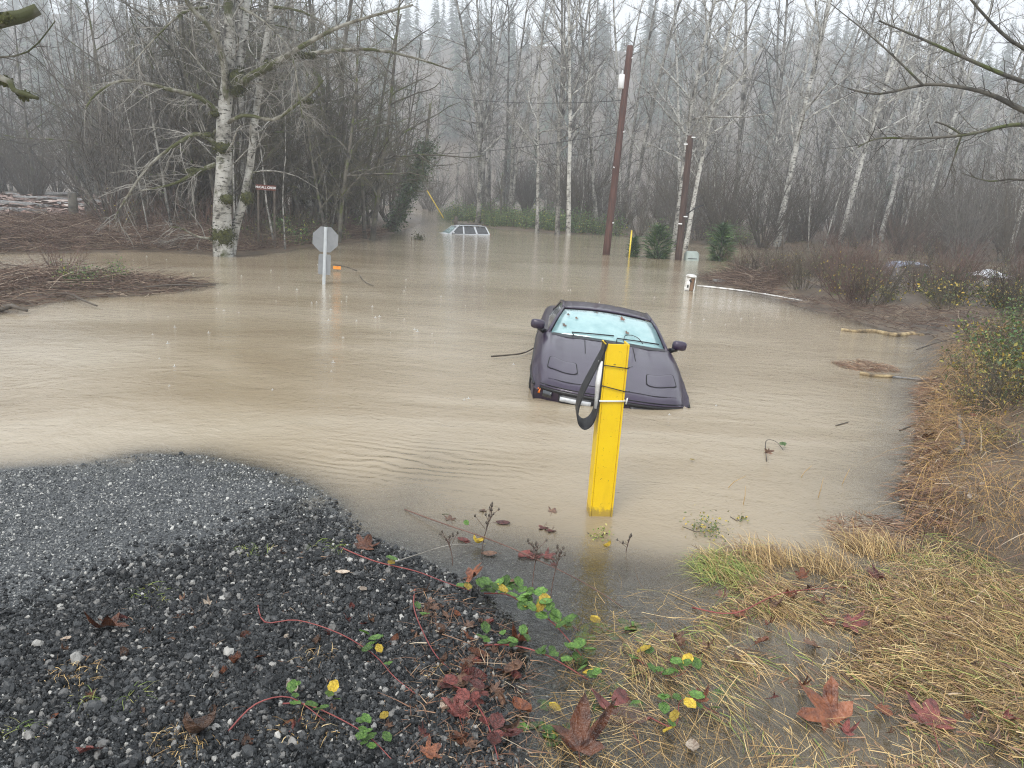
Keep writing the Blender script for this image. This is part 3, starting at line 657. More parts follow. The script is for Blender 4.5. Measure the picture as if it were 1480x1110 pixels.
for px, py, rx, rz_, n in [(322, 342, .42, .42, 420), (344, 118, .34, .42, 380), (322, 214, .32, .24, 240), (357, 286, .22, .22, 160), (328, 288, .26, .2, 150), (392, 92, .26, .14, 160), (300, 196, .2, .12, 100), (280, 248, .34, .14, 160), (440, 145, .3, .10, 120), (440, 80, .4, .1, 150), (312, 165, .2, .12, 90)]:
    c = AT(px, py, BY - .12); moss_clump('moss', birch, (c.x, c.y, c.z), rx, .30, rz_, int(n * 1.5))

# dark maples and the ivy-clad leaner
mb_ = P(508, 338); MY = mb_.y + 3
DK = [dict(n=1.6, per_m=1, abs=2.4, ang=55, wob=.18, trop=.02, t0=.2, seg=6, big=1, taper=.3, rk=.009), dict(n=12, len=.42, ang=46, wob=.2, trop=.0, t0=.12, seg=4, rk=.007), dict(n=9, len=.45, ang=42, wob=.22, trop=-.01, t0=.1, seg=3, rk=.006)]
mp_ = custom_tree('dark_tree', 'dark mossy twin-stemmed tree beside the green fern on the brush bank', Vector((AT(508, 325, MY).x, MY, .2)), [
    (S([(510, 330), (498, 280), (487, 235), (478, 180), (462, 115), (452, 40), (440, -60)], MY, .8), .28, .06, 't'),
    (S([(513, 330), (508, 270), (500, 215), (494, 150), (496, 80), (508, 0), (515, -80)], MY, -.6), .24, .06, 't'),
    (S([(512, 330), (528, 285), (534, 230), (548, 170), (560, 100), (580, 20)], MY + .8, 1), .15, .04, 't'),
    (S([(516, 330), (550, 290), (562, 250), (585, 200), (600, 130), (608, 60)], MY + 1.5, 1), .10, .03, 't')], MAT['dark_bark'], MAT['twig_brown'], DK)
iv = P(570, 335); IY = iv.y
ivt = custom_tree('leaning_tree', 'leaning trunk wrapped in green ivy at the mouth of the channel', Vector((iv.x, IY, .1)), [
    (S([(562, 338), (578, 305), (596, 270), (608, 240), (616, 205), (622, 150)], IY, .5), .26, .07, 't')], MAT['dark_bark'], MAT['twig_brown'], DK)
Cs = []
for i in range(5200):
    u = rs.rand(); pp = [(562, 338), (578, 305), (596, 270), (608, 240), (616, 205)]; k = min(int(u * 4), 3); f_ = u * 4 - k
    c = AT(pp[k][0] + (pp[k + 1][0] - pp[k][0]) * f_, pp[k][1] + (pp[k + 1][1] - pp[k][1]) * f_, IY + .5 * u)
    w = .62 if u > .45 else .5; Cs.append((c.x + rs.randn() * w * .55, c.y + rs.randn() * w * .55, c.z + rs.randn() * .25))
V, F = leafquads(np.array(Cs), .15 * (.6 + .8 * rs.rand(len(Cs)))); io = npmesh('ivy', V - np.array(ivt.location), F, MAT['ivy_leaf'], parent=ivt); io['kind'] = 'stuff'

# limbs reaching in from trees that stand just out of view
RY = 11.0
rt = custom_tree('overhanging_tree', 'bare tree on the grassy bank reaching thin limbs out over the flood', Vector((AT(1720, 480, RY).x, RY, gz(AT(1720, 480, RY).x, RY) - .1)), [
    (S([(1720, 560), (1690, 350), (1665, 150), (1650, -120)], RY), .16, .08, 'n'),
    (S([(1668, 190), (1580, 205), (1480, 160), (1440, 140), (1400, 128), (1340, 122), (1270, 136), (1226, 128)], RY, .8), .055, .010, 'l'),
    (S([(1335, 124), (1290, 80), (1250, 45), (1200, 5)], RY + .5, .6), .018, .006, 'l'),
    (S([(1672, 220), (1560, 190), (1480, 180), (1440, 185), (1395, 195), (1330, 200), (1270, 200), (1240, 213)], RY, -.8), .04, .008, 'l'),
    (S([(1660, 130), (1560, 130), (1480, 118), (1400, 86), (1330, 55), (1270, 30)], RY, .5), .05, .010, 'l'),
    (S([(1655, 60), (1560, 90), (1480, 70), (1430, 30), (1380, -30)], RY, -.4), .045, .012, 'l'),
    (S([(1390, 195), (1375, 240), (1365, 270)], RY - .4, .1), .014, .005, 'l'),
    (S([(1392, 196), (1370, 182), (1352, 176)], RY - .4, .1), .016, .010, 'n'),
    (S([(1690, 330), (1600, 290), (1480, 260), (1430, 262), (1390, 250)], RY, 1.5), .03, .006, 'l')], MAT['dark_bark'], MAT['twig_brown'],
    TRK, [dict(n=4.5, per_m=1, abs=.55, ang=46, wob=.16, trop=.03, t0=.25, seg=4, taper=.3, rk=.007), dict(n=5, len=.45, ang=42, wob=.2, trop=.02, t0=.15, seg=3, rk=.006)])
LY = 9.0
lt = custom_tree('mossy_tree', 'mossy tree by the water whose broken limb stubs reach into view', Vector((AT(-330, 420, LY).x, LY, -.3)), [
    (S([(-330, 470), (-300, 250), (-270, 60), (-250, -150)], LY), .2, .12, 'n'),
    (S([(-285, 140), (-150, 70), (0, 30), (30, 24), (55, 13)], LY, .3), .10, .06, 'n'),
    (S([(-290, 160), (-140, 90), (0, 112), (20, 130), (55, 142)], LY, -.2), .06, .02, 'n'),
    (S([(-60, 45), (-20, 80), (40, 75), (80, 30)], LY, .5), .02, .006, 'l')], MAT['birch_bark'], MAT['twig_grey'],
    TRK, [dict(n=5, per_m=1, abs=.6, ang=46, wob=.16, trop=.0, t0=.25, seg=4, taper=.3, rk=.007), dict(n=4, len=.45, ang=42, wob=.2, trop=.02, t0=.15, seg=3, rk=.006)], MAT['mossy_limb'])
for px, py, rx in [(5, 26, .11), (-15, 40, .12), (8, 118, .08), (35, 138, .07)]:
    c = AT(px, py, LY); moss_clump('moss', lt, (c.x, c.y, c.z), rx, .07, .06, 130, size=.03)

# ------------------------------------------------------------------ shrubs and thickets
def make_shrub(seed, n, h_, leafmat=None, nleaf=0, tw='twig_red', spread=.45, r0=.012, lsz=.05):
    rg = random.Random(seed); st, lf = MB(), []
    for k in range(n):
        a_ = rg.random() * 6.28; p0 = Vector((math.cos(a_) * rg.random() * spread * .6, math.sin(a_) * rg.random() * spread * .6, -.15))
        d = Vector((math.cos(a_) * spread * rg.random() * 1.6, math.sin(a_) * spread * rg.random() * 1.6, 1))
        L = h_ * rg.uniform(.5, 1.15); q = path(rg, p0, d, L, 6, .1, .0); st.tube(q, [r0 * (1 - .75 * i / 6) for i in range(7)], 3, cap=False)
        sb = MB(); spray(rg, st, st, q, r0, r0 * .3, [dict(n=9, len=.4, ang=38, wob=.15, trop=.03, t0=.15, seg=3, rk=.007, rmin=.005), dict(n=6, len=.45, rmin=.004, ang=38, wob=.15, trop=.03, t0=.2, seg=2, rk=.006)])
        for _ in range(nleaf):
            p, _d = on_path(q, rg.random() * .95); lf.append((p.x + rg.gauss(0, .16), p.y + rg.gauss(0, .16), p.z + rg.gauss(0, .12)))
    a = st.mesh('stems'); a.materials.append(MAT[tw]); b_ = None
    if lf:
        V, F = leafquads(np.array(lf), lsz * (.6 + .9 * rs.rand(len(lf))), rs, .3); b_ = npmesh('leaves', V, F, MAT[leafmat]); bm_ = b_.data; bpy.data.objects.remove(b_); b_ = bm_
    return a, b_
def put_shrub(pm, name, label, x, y, group, sc=1, cat='shrub'):
    e = empty(name, (x, y, max(gz(x, y), -.2))); e.rotation_euler = (0, 0, rng.random() * 6.28); e.scale = (sc, sc, sc); tag(e, label, cat, group)
    o = bpy.data.objects.new('stems', pm[0]); COL.objects.link(o); o.parent = e
    if pm[1]: o = bpy.data.objects.new('foliage', pm[1]); COL.objects.link(o); o.parent = e
    return e
SHR = [make_shrub(s, 26, 2.3, r0=.015, spread=.7) for s in (1, 2)]
SHD = [make_shrub(s, 24, 2.1, 'yellow_green_leaf', 7, 'twig_brown', .7, .014) for s in (3, 4)]
SHT = [make_shrub(s, 30, 6.5, None, 0, tw_, .42, .03) for s, tw_ in ((7, 'twig_brown'), (8, 'twig_grey'), (9, 'twig_brown'))]
SHG = [make_shrub(s, 18, 1.1, 'green_leaf', 46, 'twig_brown', .6, .008, .07) for s in (5, 6)]
def shrubs(n, pts_poly, protos, name, label, group, scr, clear=.8, gaps=None, cat='shrub'):
    got = []; lo, hi = pts_poly.min(0), pts_poly.max(0)
    for _ in range(n * 60):
        if len(got) >= n: break
        x, y = rng.uniform(lo[0], hi[0]), rng.uniform(lo[1], hi[1])
        if sdist(np.array([x]), np.array([y]), pts_poly)[0] < .1 or not in_view(x, y, .5, 90) or (gaps and any(a0 < x / y < a1 for a0, a1 in gaps)) or any((x - a) ** 2 + (y - b_) ** 2 < clear ** 2 for a, b_ in got): continue
        got.append((x, y)); put_shrub(rng.choice(protos), name, label + (beside(x, y) if y > 30 else ''), x, y, group, rng.uniform(*scr), cat)
RB = poly([P(1035, 400), P(1140, 425), P(1260, 455), P(1400, 470), P(1560, 480), (26, 20), (24, 29), (12, 30)])
shrubs(38, RB, SHR, 'red_stem_shrub', 'leafless red-brown shrub on the spit beside the floating boards', 'red-brown shrubs on the spit', (.4, .85), .7, ((.58, .615), (.485, .51)))
shrubs(46, RB, SHD, 'leafy_shrub', 'twiggy shrub with a few yellow leaves on the spit beyond the log', 'yellow-leaved shrubs on the spit', (.4, .9), .6, ((.58, .615), (.485, .51)))
SHY = [make_shrub(s, 16, 1.2, 'yellow_green_leaf', 30, 'twig_brown', .7, .009, .075) for s in (15, 16)]
RBF = poly([P(1180, 436), P(1290, 452), P(1380, 465), P(1480, 462), P(1480, 440), P(1300, 432), P(1200, 424)])
shrubs(10, RBF, SHY, 'leafy_bush', 'low bush with yellow and green leaves along the spit edge', 'leafy bushes along the spit edge', (.5, 1.0), .6)
RB2 = poly([P(1370, 500), P(1480, 470), P(1600, 480), P(1650, 600), P(1480, 640), P(1400, 560)])
shrubs(8, RB2, SHG + SHY, 'bramble_bush', 'green bramble with yellow leaves on the grassy bank', 'brambles on the grassy bank', (.5, .9), .55, cat='bramble')
FB = poly([P(650, 318), P(720, 329), P(800, 336), P(900, 341), P(1010, 350), P(1060, 357), (15, 49.5), (9, 55), (4, 61), (-2, 66), (-8, 78)])
shrubs(62, FB, SHG, 'bramble_bush', 'green bramble mound along the bank behind the flooded road', 'brambles on the far bank', (1.0, 1.8), .8, cat='bramble')
FB2 = poly([(8, 52), (20, 47.5), (30, 47), (48, 45), (60, 62), (10, 64)])
shrubs(34, FB2, SHR + SHD, 'understorey_shrub', 'brown leafless shrub at the foot of the wood', 'shrubs at the foot of the misty wood', (.9, 1.5), 1.3)
LB = poly([P(360, 366), P(450, 353), P(560, 338), (-8, 44), (-13, 40), (-14, 28)])
shrubs(14, LB, SHR + SHD, 'bank_shrub', 'tangled brown shrub under the dark trees behind the stop sign', 'shrubs behind the stop sign', (.55, .95), .9)
LB2 = poly([P(150, 352), P(240, 350), P(330, 352), (-11.5, 31), (-16, 31)])
shrubs(9, LB2, SHR + SHD, 'thicket_shrub', 'leafless brown shrub growing out of the brush bank', 'shrubs on the brush bank', (.6, 1.2), 1.1)

TL = poly([(-15.5, 28.3), (-12, 28.0), (-10.5, 33), (-8.5, 42), (-9, 58), (-30, 60)])
shrubs(40, TL, SHT, 'thicket_bush', 'tall bare thicket bush under the dark trees', 'tall thickets behind the brush bank', (.75, 1.35), 1.5, cat='thicket')
shrubs(16, LB, SHG, 'bramble_bush', 'green bramble under the dark trees, by the fern', 'brambles by the fern', (.7, 1.15), .7, cat='bramble')
TL2 = poly([(-34, 62), (-48, 60), (-66, 72), (-60, 84), (-30, 80)])
shrubs(22, TL2, SHT, 'thicket_bush', 'tall bare thicket bush at the far side of the bark field', 'thickets beyond the bark field', (.9, 1.5), 2.2, cat='thicket')
TR = poly([(9, 50), (20, 46), (40, 43), (56, 44), (60, 66), (2, 68)])
shrubs(50, TR, SHT, 'thicket_bush', 'tall bare thicket bush at the front of the misty wood', 'thickets at the front of the misty wood', (.6, 1.15), 1.5, cat='thicket')
shrubs(12, poly([P(1380, 560), P(1480, 520), P(1560, 560), P(1560, 720), P(1420, 740)]), SHG + SHY, 'bramble_sprout', 'low leafy bramble sprouting through the golden bank grass', 'bramble sprouts in the bank grass', (.22, .5), .3, cat='bramble')
GAP = poly([(-2, 70), (12, 64), (30, 78), (10, 112), (-26, 120), (-10, 98)])
shrubs(30, GAP, SHT, 'thicket_bush', 'tall bare thicket bush deep in the misty wood', 'thickets deep in the misty wood', (.8, 1.3), 2.2, cat='thicket')
shrubs(18, poly([P(1360, 520), P(1480, 480), P(1580, 520), P(1580, 720), P(1400, 640)]), SHD + SHY, 'bank_shoot', 'thin twiggy shoots with few leaves standing in the bank grass', 'twiggy shoots on the grassy bank', (.28, .55), .35)
# brush bank of dead matted stems
def brush(name, pg, n, Lr, rr, h_, mat, label, cat, updown=.35, flatdir=None):
    q = scatter(pg, n); z, _ = terrain(q[:, 0], q[:, 1]); z = np.maximum(z, 0)
    d = sdist(q[:, 0], q[:, 1], pg); up = np.clip(d * 1.2, .12, 1)
    P0 = np.stack([q[:, 0], q[:, 1], z + rs.rand(n) * h_ * up * .8], 1); a_ = rs.rand(n) * 6.28 if flatdir is None else flatdir + rs.randn(n) * .5
    L = rs.uniform(*Lr, n) * (.45 + .55 * up); e = (rs.rand(n) ** 2) * 1.1 * updown
    P1 = P0 + np.stack([np.cos(a_) * np.cos(e), np.sin(a_) * np.cos(e), np.sin(e)], 1) * L[:, None]; P1[:, 2] = np.maximum(P1[:, 2], .01)
    V, F = sticks(P0, P1, rs.uniform(*rr, n), .25); return npmesh(name, V, F, MAT[mat], label=label, cat=cat, kind='stuff')
BR = poly([P(-120, 374), P(0, 366), P(100, 364), P(230, 362), P(300, 366), P(340, 367), P(350, 352), P(150, 335), P(0, 335), P(-120, 335)])
brush('brush', BR, 11000, (.4, 1.5), (.004, .011), .5, 'brush_stick', 'matted dead brown brush along the flooded bank below the birch', 'brush')
BR3 = poly([P(350, 366), P(450, 355), P(548, 343), P(560, 334), P(470, 338), P(360, 350)])
brush('brush', BR3, 3500, (.4, 1.3), (.004, .010), .6, 'brush_stick', 'reddish dead brush on the bank behind the stop sign', 'brush')
brush('flood_debris', ISLE, 2300, (.2, 1.3), (.003, .012), .2, 'brush_stick', 'raft of sticks and dead stems stranded in the flood below the brush bank', 'debris', .25)
TIP = poly([P(1015, 402), P(1070, 398), P(1130, 412), P(1110, 428), P(1040, 412)])
brush('brush', TIP, 2200, (.3, 1.1), (.003, .009), .35, 'brush_stick', 'heap of reddish brush beside the white box in the flood', 'brush')
EDGE = poly([P(1110, 424), P(1260, 448), P(1370, 462), P(1480, 470), P(1480, 500), P(1360, 495), P(1270, 472), P(1150, 444)])
brush('brush', EDGE, 1700, (.15, .6), (.002, .007), .15, 'brush_stick', 'line of broken reeds and litter along the spit edge', 'debris', .5)
# stranded leafy patch and sticks on the raft
isl = AT(130, 415, P(130, 415).y); e = put_shrub(SHG[0], 'bramble_bush', 'leafy green bramble caught on the raft of sticks', P(115, 418).x, P(115, 418).y, None, .55, 'bramble')
put_shrub(SHG[1], 'bramble_bush', 'low bramble with dark leaves at the tip of the raft of sticks', P(170, 412).x, P(170, 412).y, None, .5, 'bramble')
put_shrub(SHR[0], 'drowned_shrub', 'leafless twigs sticking up from the raft of sticks', P(90, 405).x, P(90, 405).y, None, .55)
for (a, b2, rr_, nm, lab) in [((165, 408), (312, 412), .03, 'driftwood_branch', 'long straight branch at the tip of the raft of sticks'), ((80, 425), (140, 442), .03, 'driftwood_branch', 'dark crooked branch lying in front of the raft of sticks'),
                         ((0, 447), (40, 449), .05, 'driftwood_branch', 'thick broken branch at the near corner of the raft of sticks'), ((200, 418), (300, 414), .025, 'driftwood_branch', 'thin branch lying across the sticks near the raft tip')]:
    A, B = P(*a, .06), P(*b2, .06); mbx = MB(); q = smooth_path([A, A.lerp(B, .3) + Vector((0, .1, .05)), A.lerp(B, .7) + Vector((0, -.08, .06)), B]); mbx.tube(q, [rr_ * (1 - .5 * i / len(q)) for i in range(len(q))], 6)
    o = mbx.build(nm, MAT['dark_wood'], None); tag(o, lab, 'branch')
# field of stranded bark and logs beyond the brush
LF = poly([P(-120, 334), P(60, 326), P(190, 322), P(230, 305), P(150, 285), (-34, 60), (-60, 60), (-50, 38)])
q = scatter(LF, 9000); z, _ = terrain(q[:, 0], q[:, 1]); a_ = rs.randn(9000) * .5; L = rs.uniform(.15, .9, 9000); P0 = np.stack([q[:, 0], q[:, 1], z + .02 + rs.rand(9000) * .3], 1)
V, F = blades(P0, np.stack([np.cos(a_), np.sin(a_), rs.randn(9000) * .12], 1), L, L * .3, .05, 2); npmesh('bark_debris', V, F, MAT['bark_chip'], label='pinkish stranded bark and driftwood spread beyond the brush bank', cat='debris', kind='stuff')
for i, (px, py, L) in enumerate([(20, 285, 3.2), (70, 292, 4), (110, 302, 3), (40, 303, 3.5), (140, 296, 2.6), (15, 316, 3), (95, 282, 3.6)]):
    p = P(px, py + 8); mbx = MB(); mbx.tube([Vector((-L / 2, 0, 0)), Vector((0, .05, .03)), Vector((L / 2, 0, 0))], [.17, .16, .12], 8)
    o = mbx.build('drift_log', MAT['grey_driftwood']); o.location = (p.x, p.y, gz(p.x, p.y) + .22); o.rotation_euler = (0, rng.gauss(0, .04), rng.gauss(0, .3)); tag(o, 'grey drift log lying in the stranded bark beyond the brush bank', 'log', 'drift logs in the bark field')
# sawn stumps by the bark field
for px, py, lab in [(108, 325, 'round stump'), (131, 325, 'tall stump')]:
    p = P(px, py); mbx = MB(); hh = 1.15 if px < 120 else 1.3; mbx.tube([Vector((0, 0, -.3)), Vector((0, 0, .15)), Vector((0, 0, hh))], [.30, .22, .19], 10)
    o = mbx.build('stump', MAT['dark_bark']); o.location = (p.x, p.y, gz(p.x, p.y)); tag(o, ('dark broken trunk stub beside a tall dead stub, by the bark field' if px < 120 else 'taller dark dead stub at the edge of the bark field'), 'stump')

# sword fern
fp = AT(470, 300, MY - 1.5); e = empty('sword_fern', (fp.x, fp.y, gz(fp.x, fp.y))); tag(e, 'bright green fern arching at the foot of the dark mossy tree', 'fern')
for k in range(26):
    a_ = k * 2.4; L = rng.uniform(1.0, 1.5); mbx = MB(); pts = []
    for i in range(11):
        u = i / 10; pts.append(Vector((math.cos(a_) * L * u * .95, math.sin(a_) * L * u * .95, .55 + L * (.75 * u - .85 * u * u))))
    mbx.tube(pts, .006, 3, cap=False); sd_ = Vector((-math.sin(a_), math.cos(a_), 0))
    for i in range(1, 10):
        for s in (-1, 1):
            w = .17 * math.sin(math.pi * (i / 10) ** .7) + .03; t_ = (pts[i + 1] - pts[i]).normalized(); b0 = len(mbx.v)
            mbx.add([tuple(pts[i]), tuple(pts[i] + t_ * .05 + sd_ * s * w * .5), tuple(pts[i] + sd_ * s * w + Vector((0, 0, -.02))), tuple(pts[i] - t_ * .03 + sd_ * s * w * .5)], [(0, 1, 2, 3)])
    mbx.build('frond', MAT['fern_green'] if 'fern_green' in MAT else simple('fern_green', [(.3, (.05, .13, .025)), (.7, (.12, .25, .05))], 4, .5), e, smooth=False)
# conifer shrubs by the poles
def small_conifer(px, py, h_, wid, lab, tilt=0):
    p = P(px, py); e = empty('conifer_shrub', (p.x, p.y, -.1)); tag(e, lab, 'shrub')
    MB().tube([Vector((0, 0, -.3)), Vector((0, 0, h_))], [.04, .01], 6).build('stem', MAT['dark_bark'], e)
    n = int(520 * h_); zz = rs.rand(n) ** 1.3; a_ = rs.rand(n) * 6.28
    prof = np.sin(np.pi * np.clip(zz * .85 + .18, 0, 1)) ** .8; lump = 1 + .35 * np.sin(a_ * 5 + zz * 9); R = wid * prof * (.45 + .55 * rs.rand(n)) * lump
    P0 = np.stack([np.cos(a_) * R * .55, np.sin(a_) * R * .55, zz * h_ * .95], 1); D = np.stack([np.cos(a_), np.sin(a_), .3 + 1.1 * rs.rand(n)], 1)
    V, F = blades(P0, D, .22 + .42 * rs.rand(n) * min(1, wid * 1.6), .03 + .05 * rs.rand(n), .35, 3); npmesh('foliage', V, F, MAT['shrub_needle'], parent=e); e.rotation_euler = (0, tilt, 0)
small_conifer(950, 373, 1.55, .85, 'wide dark evergreen shrub standing in the flood beside the short pole')
small_conifer(915, 371, .95, .26, 'narrow upright evergreen shrub beside the yellow marker stake')
small_conifer(1040, 377, 1.75, .62, 'tall evergreen shrub half hidden by the red-brown thicket')

# ------------------------------------------------------------------ sports car
CARZ = .42
ct = P(883, 589)
car = empty('sports_car', (ct.x, ct.y, -CARZ)); tag(car, 'low dark plum sports car flooded up to its front bumper behind the yellow post', 'car')
car.rotation_mode = 'XYZ'
car.matrix_world = Matrix.Translation((ct.x, ct.y, 0)) @ Matrix.Rotation(RAD(-2.5), 4, 'Z') @ Matrix.Rotation(RAD(5.5), 4, 'Y') @ Matrix.Rotation(RAD(-.3), 4, 'X') @ Matrix.Scale(1.08, 4) @ Matrix.Translation((0, 0, -CARZ))
def lerpk(keys, x):
    for (a, va), (b_, vb) in zip(keys, keys[1:]):
        if x <= b_:
            u = 0 if b_ == a else max(0, (x - a) / (b_ - a)); return va + (vb - va) * u
    return keys[-1][1]
HC = [(0, .545), (.04, .572), (.08, .588), (.14, .603), (.22, .620), (.34, .645), (.5, .680), (.7, .722), (.9, .763), (1.1, .800), (1.3, .833), (1.5, .862), (1.65, .878), (4.6, .878)]     # hood centre height
HW = [(0, .85), (.3, .89), (.8, .915), (1.6, .905), (3.2, .90), (4.45, .87)]                      # half width
def top_z(x, y):
    w = lerpk(HW, y); s = min(abs(x) / w, 1); zc = lerpk(HC, y)
    fender = .045 * math.exp(-((s - .80) / .13) ** 2) * math.exp(-((y - .85) / .75) ** 2) + .03 * math.exp(-((s - .8) / .13) ** 2) * math.exp(-((y - 3.5) / .8) ** 2)
    valley = -.012 * math.exp(-((s - .55) / .12) ** 2) * math.exp(-((y - .9) / .8) ** 2)
    return zc - .045 * s ** 3 + fender + valley - .05 * max(0, s - .88) / .12
def nose_y(x): return .24 * (abs(x) / .88) ** 3.6
ys = [0, .02, .05, .08] + [.12 + .06 * k for k in range(26)] + [1.72, 1.8, 2.2, 2.6, 3.0, 3.4, 3.8, 4.1, 4.3, 4.4]
prof_side = [(0, .0), (.35, .012), (.7, .018), (1, .0)]
rows = []
for y in ys:
    w = lerpk(HW, y); row = []
    ss = [i / 18 for i in range(19)]; half = []
    for s in ss:
        x_ = s * w * .915; half.append((x_, y + nose_y(x_) * max(0, 1 - y / 1.2), top_z(x_, y)))
    xe, ye, ze = half[-1]
    for (dx, zz) in [(.018, ze - .016), (.040, ze - .05), (.068, .565 + (ze - .565) * .45), (.084, .565 + (ze - .565) * .15), (.088, .545), (.082, .50), (.078, .40), (.06, .25), (.0, .16)]:
        if zz > ze - .018: zz = ze - .02
        half.append((w * .915 + dx, ye, zz))
    row = [(-a, b_, c) for a, b_, c in half[::-1]] + half[1:]; rows.append(row)
# front face rows under the nose edge
nf = []
for dz, dy in [(-.34, .10), (-.24, .045), (-.14, .012), (-.09, .0), (-.055, -.012), (-.02, -.012)]:
    r_ = []
    for (a, b_, c) in rows[0]:
        edge = abs(a) > .77
        r_.append((a * (1 - .02 * (dz < -.2)), b_ + dy + (0 if not edge else 0), min(c, max(.545 + dz + .0, .16)) if not edge else min(c, max(.545 + dz, .16))))
    nf.append(r_)
allrows = nf + rows; mbx = MB(); nx = len(rows[0])
mbx.v = [p for r_ in allrows for p in r_]
for i in range(len(allrows) - 1):
    for j in range(nx - 1):
        a = i * nx + j
        # leave the passenger opening under the glass and roof
        ym = (allrows[i][j][1] + allrows[i + 1][j][1]) / 2; xm = abs(allrows[i][j][0] + allrows[i][j + 1][0]) / 2
        if i >= len(nf) and 1.66 < ym < 3.7 and xm < .72: continue
        mbx.f.append((a, a + 1, a + 1 + nx, a + nx))
mbx.f.append(tuple(range((len(allrows) - 1) * nx, len(allrows) * nx)))
body = mbx.build('body', MAT['plum_paint'], car); body.data.materials.append(MAT['plum_flank_shade'])
for pl in body.data.polygons:   # duller paint copy stands for shade on the flanks, below the fender crest
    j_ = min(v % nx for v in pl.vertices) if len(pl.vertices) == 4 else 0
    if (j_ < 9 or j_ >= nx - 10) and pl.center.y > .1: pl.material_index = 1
# rub strip round the nose and along the sides
def side_pt(s, y, z, off=.004):  # s=+-1
    w = lerpk(HW, y); x_ = w * .915; return Vector((s * (x_ + .088 + off), y + nose_y(x_) * max(0, 1 - y / 1.2), z))
def nose_strip(z, hgt, off, name, mat, x0=-.80, x1=.80, n=40):
    mb2 = MB(); 
    for i in range(n + 1):
        x_ = x0 + (x1 - x0) * i / n; yy = nose_y(x_) - .012 - off
        for dz, d in ((-hgt / 2, .012), (-hgt / 2, 0), (hgt / 2, 0), (hgt / 2, .012)): mb2.v.append((x_, yy + d, z + dz))
    for i in range(n):
        for k in range(3): a = i * 4 + k; mb2.f.append((a, a + 4, a + 5, a + 1))
    mb2.f += [(0, 1, 2, 3), (n * 4 + 3, n * 4 + 2, n * 4 + 1, n * 4)]
    return mb2.build(name, MAT[mat], car)
nose_strip(.490, .036, .008, 'rub_strip', 'black_trim')
nose_strip(.516, .010, .012, 'rub_strip', 'plum_paint')
nose_strip(.537, .007, .004, 'seam', 'seam')
for s in (-1, 1):
    mb2 = MB(); mb2.tube([side_pt(s, y, .515, .0) for y in (.02, .2, .5, .9, 1.4, 2.2, 3.2, 4.2)], .016, 6); mb2.build('rub_strip', MAT['black_trim'], car)
# lamps and plate on the bumper
def bumper_panel(x0, x1, z0, z1, mat, name, off=.012):
    return nose_strip((z0 + z1) / 2, z1 - z0, off, name, mat, x0, x1, 8)
bumper_panel(-.58, -.20, .385, .468, 'black_trim', 'lamp_housing', .006); bumper_panel(-.565, -.225, .395, .445, 'lens_white', 'fog_lamp', .014)
bumper_panel(.20, .58, .385, .468, 'black_trim', 'lamp_housing', .006); bumper_panel(.225, .565, .395, .445, 'lens_white', 'fog_lamp', .014)
bumper_panel(-.76, -.66, .40, .47, 'dark_glass', 'corner_lamp', .01); bumper_panel(.66, .76, .40, .47, 'dark_glass', 'corner_lamp', .01)
for s in (-1, 1): bumper_panel(s * .80 - .018, s * .80 + .012, .42, .475, 'amber', 'side_marker', .008)
# pop-up headlamp covers with a dark shut line
def hood_patch(pts, name, mat, off, parent=car, n=10):
    """a panel laid on the hood, outline given by its four corners (x,y) and rounded"""
    (ax, ay), (bx, by), (cx, cy_), (dx, dy) = pts; mb2 = MB()
    for i in range(n + 1):
        for j in range(n + 1):
            u, v = i / n, j / n
            k = 1 - .10 * (abs(2 * u - 1) ** 8) * (abs(2 * v - 1) ** 8)
            uu, vv = .5 + (u - .5) * k, .5 + (v - .5) * k
            x_ = (ax * (1 - uu) + bx * uu) * (1 - vv) + (dx * (1 - uu) + cx * uu) * vv; y_ = (ay * (1 - uu) + by * uu) * (1 - vv) + (dy * (1 - uu) + cy_ * uu) * vv
            ed = .002 if (i in (0, n) or j in (0, n)) else 0
            yy = y_ + nose_y(x_) * max(0, 1 - y_ / 1.2); mb2.v.append((x_, yy, top_z(x_, y_) + off - ed))
    for i in range(n):
        for j in range(n): a = i * (n + 1) + j; mb2.f.append((a, a + n + 1, a + n + 2, a + 1))
    return mb2.build(name, MAT[mat], parent)
for s in (-1, 1):
    c0 = [(s * .74, .36), (s * .40, .36), (s * .42, .68), (s * .72, .68)]
    mid = Vector((sum(p[0] for p in c0) / 4, sum(p[1] for p in c0) / 4, 0)); big = [(mid.x + (p[0] - mid.x) * 1.075, mid.y + (p[1] - mid.y) * 1.085) for p in c0]
    hood_patch(big, 'shut_line', 'seam', .0045); hood_patch(c0, 'headlamp_cover', 'plum_paint', .008)
hood_patch([(-.72, .105), (.72, .105), (.72, .118), (-.72, .118)], 'shut_line', 'seam', .004)
for s in (-1, 1):
    hood_patch([(s * .30, 1.0), (s * .312, 1.0), (s * .312, 1.5), (s * .30, 1.5)], 'crease_shade', 'seam', .002)  # black strips paint the hood's shadow lines near the cowl
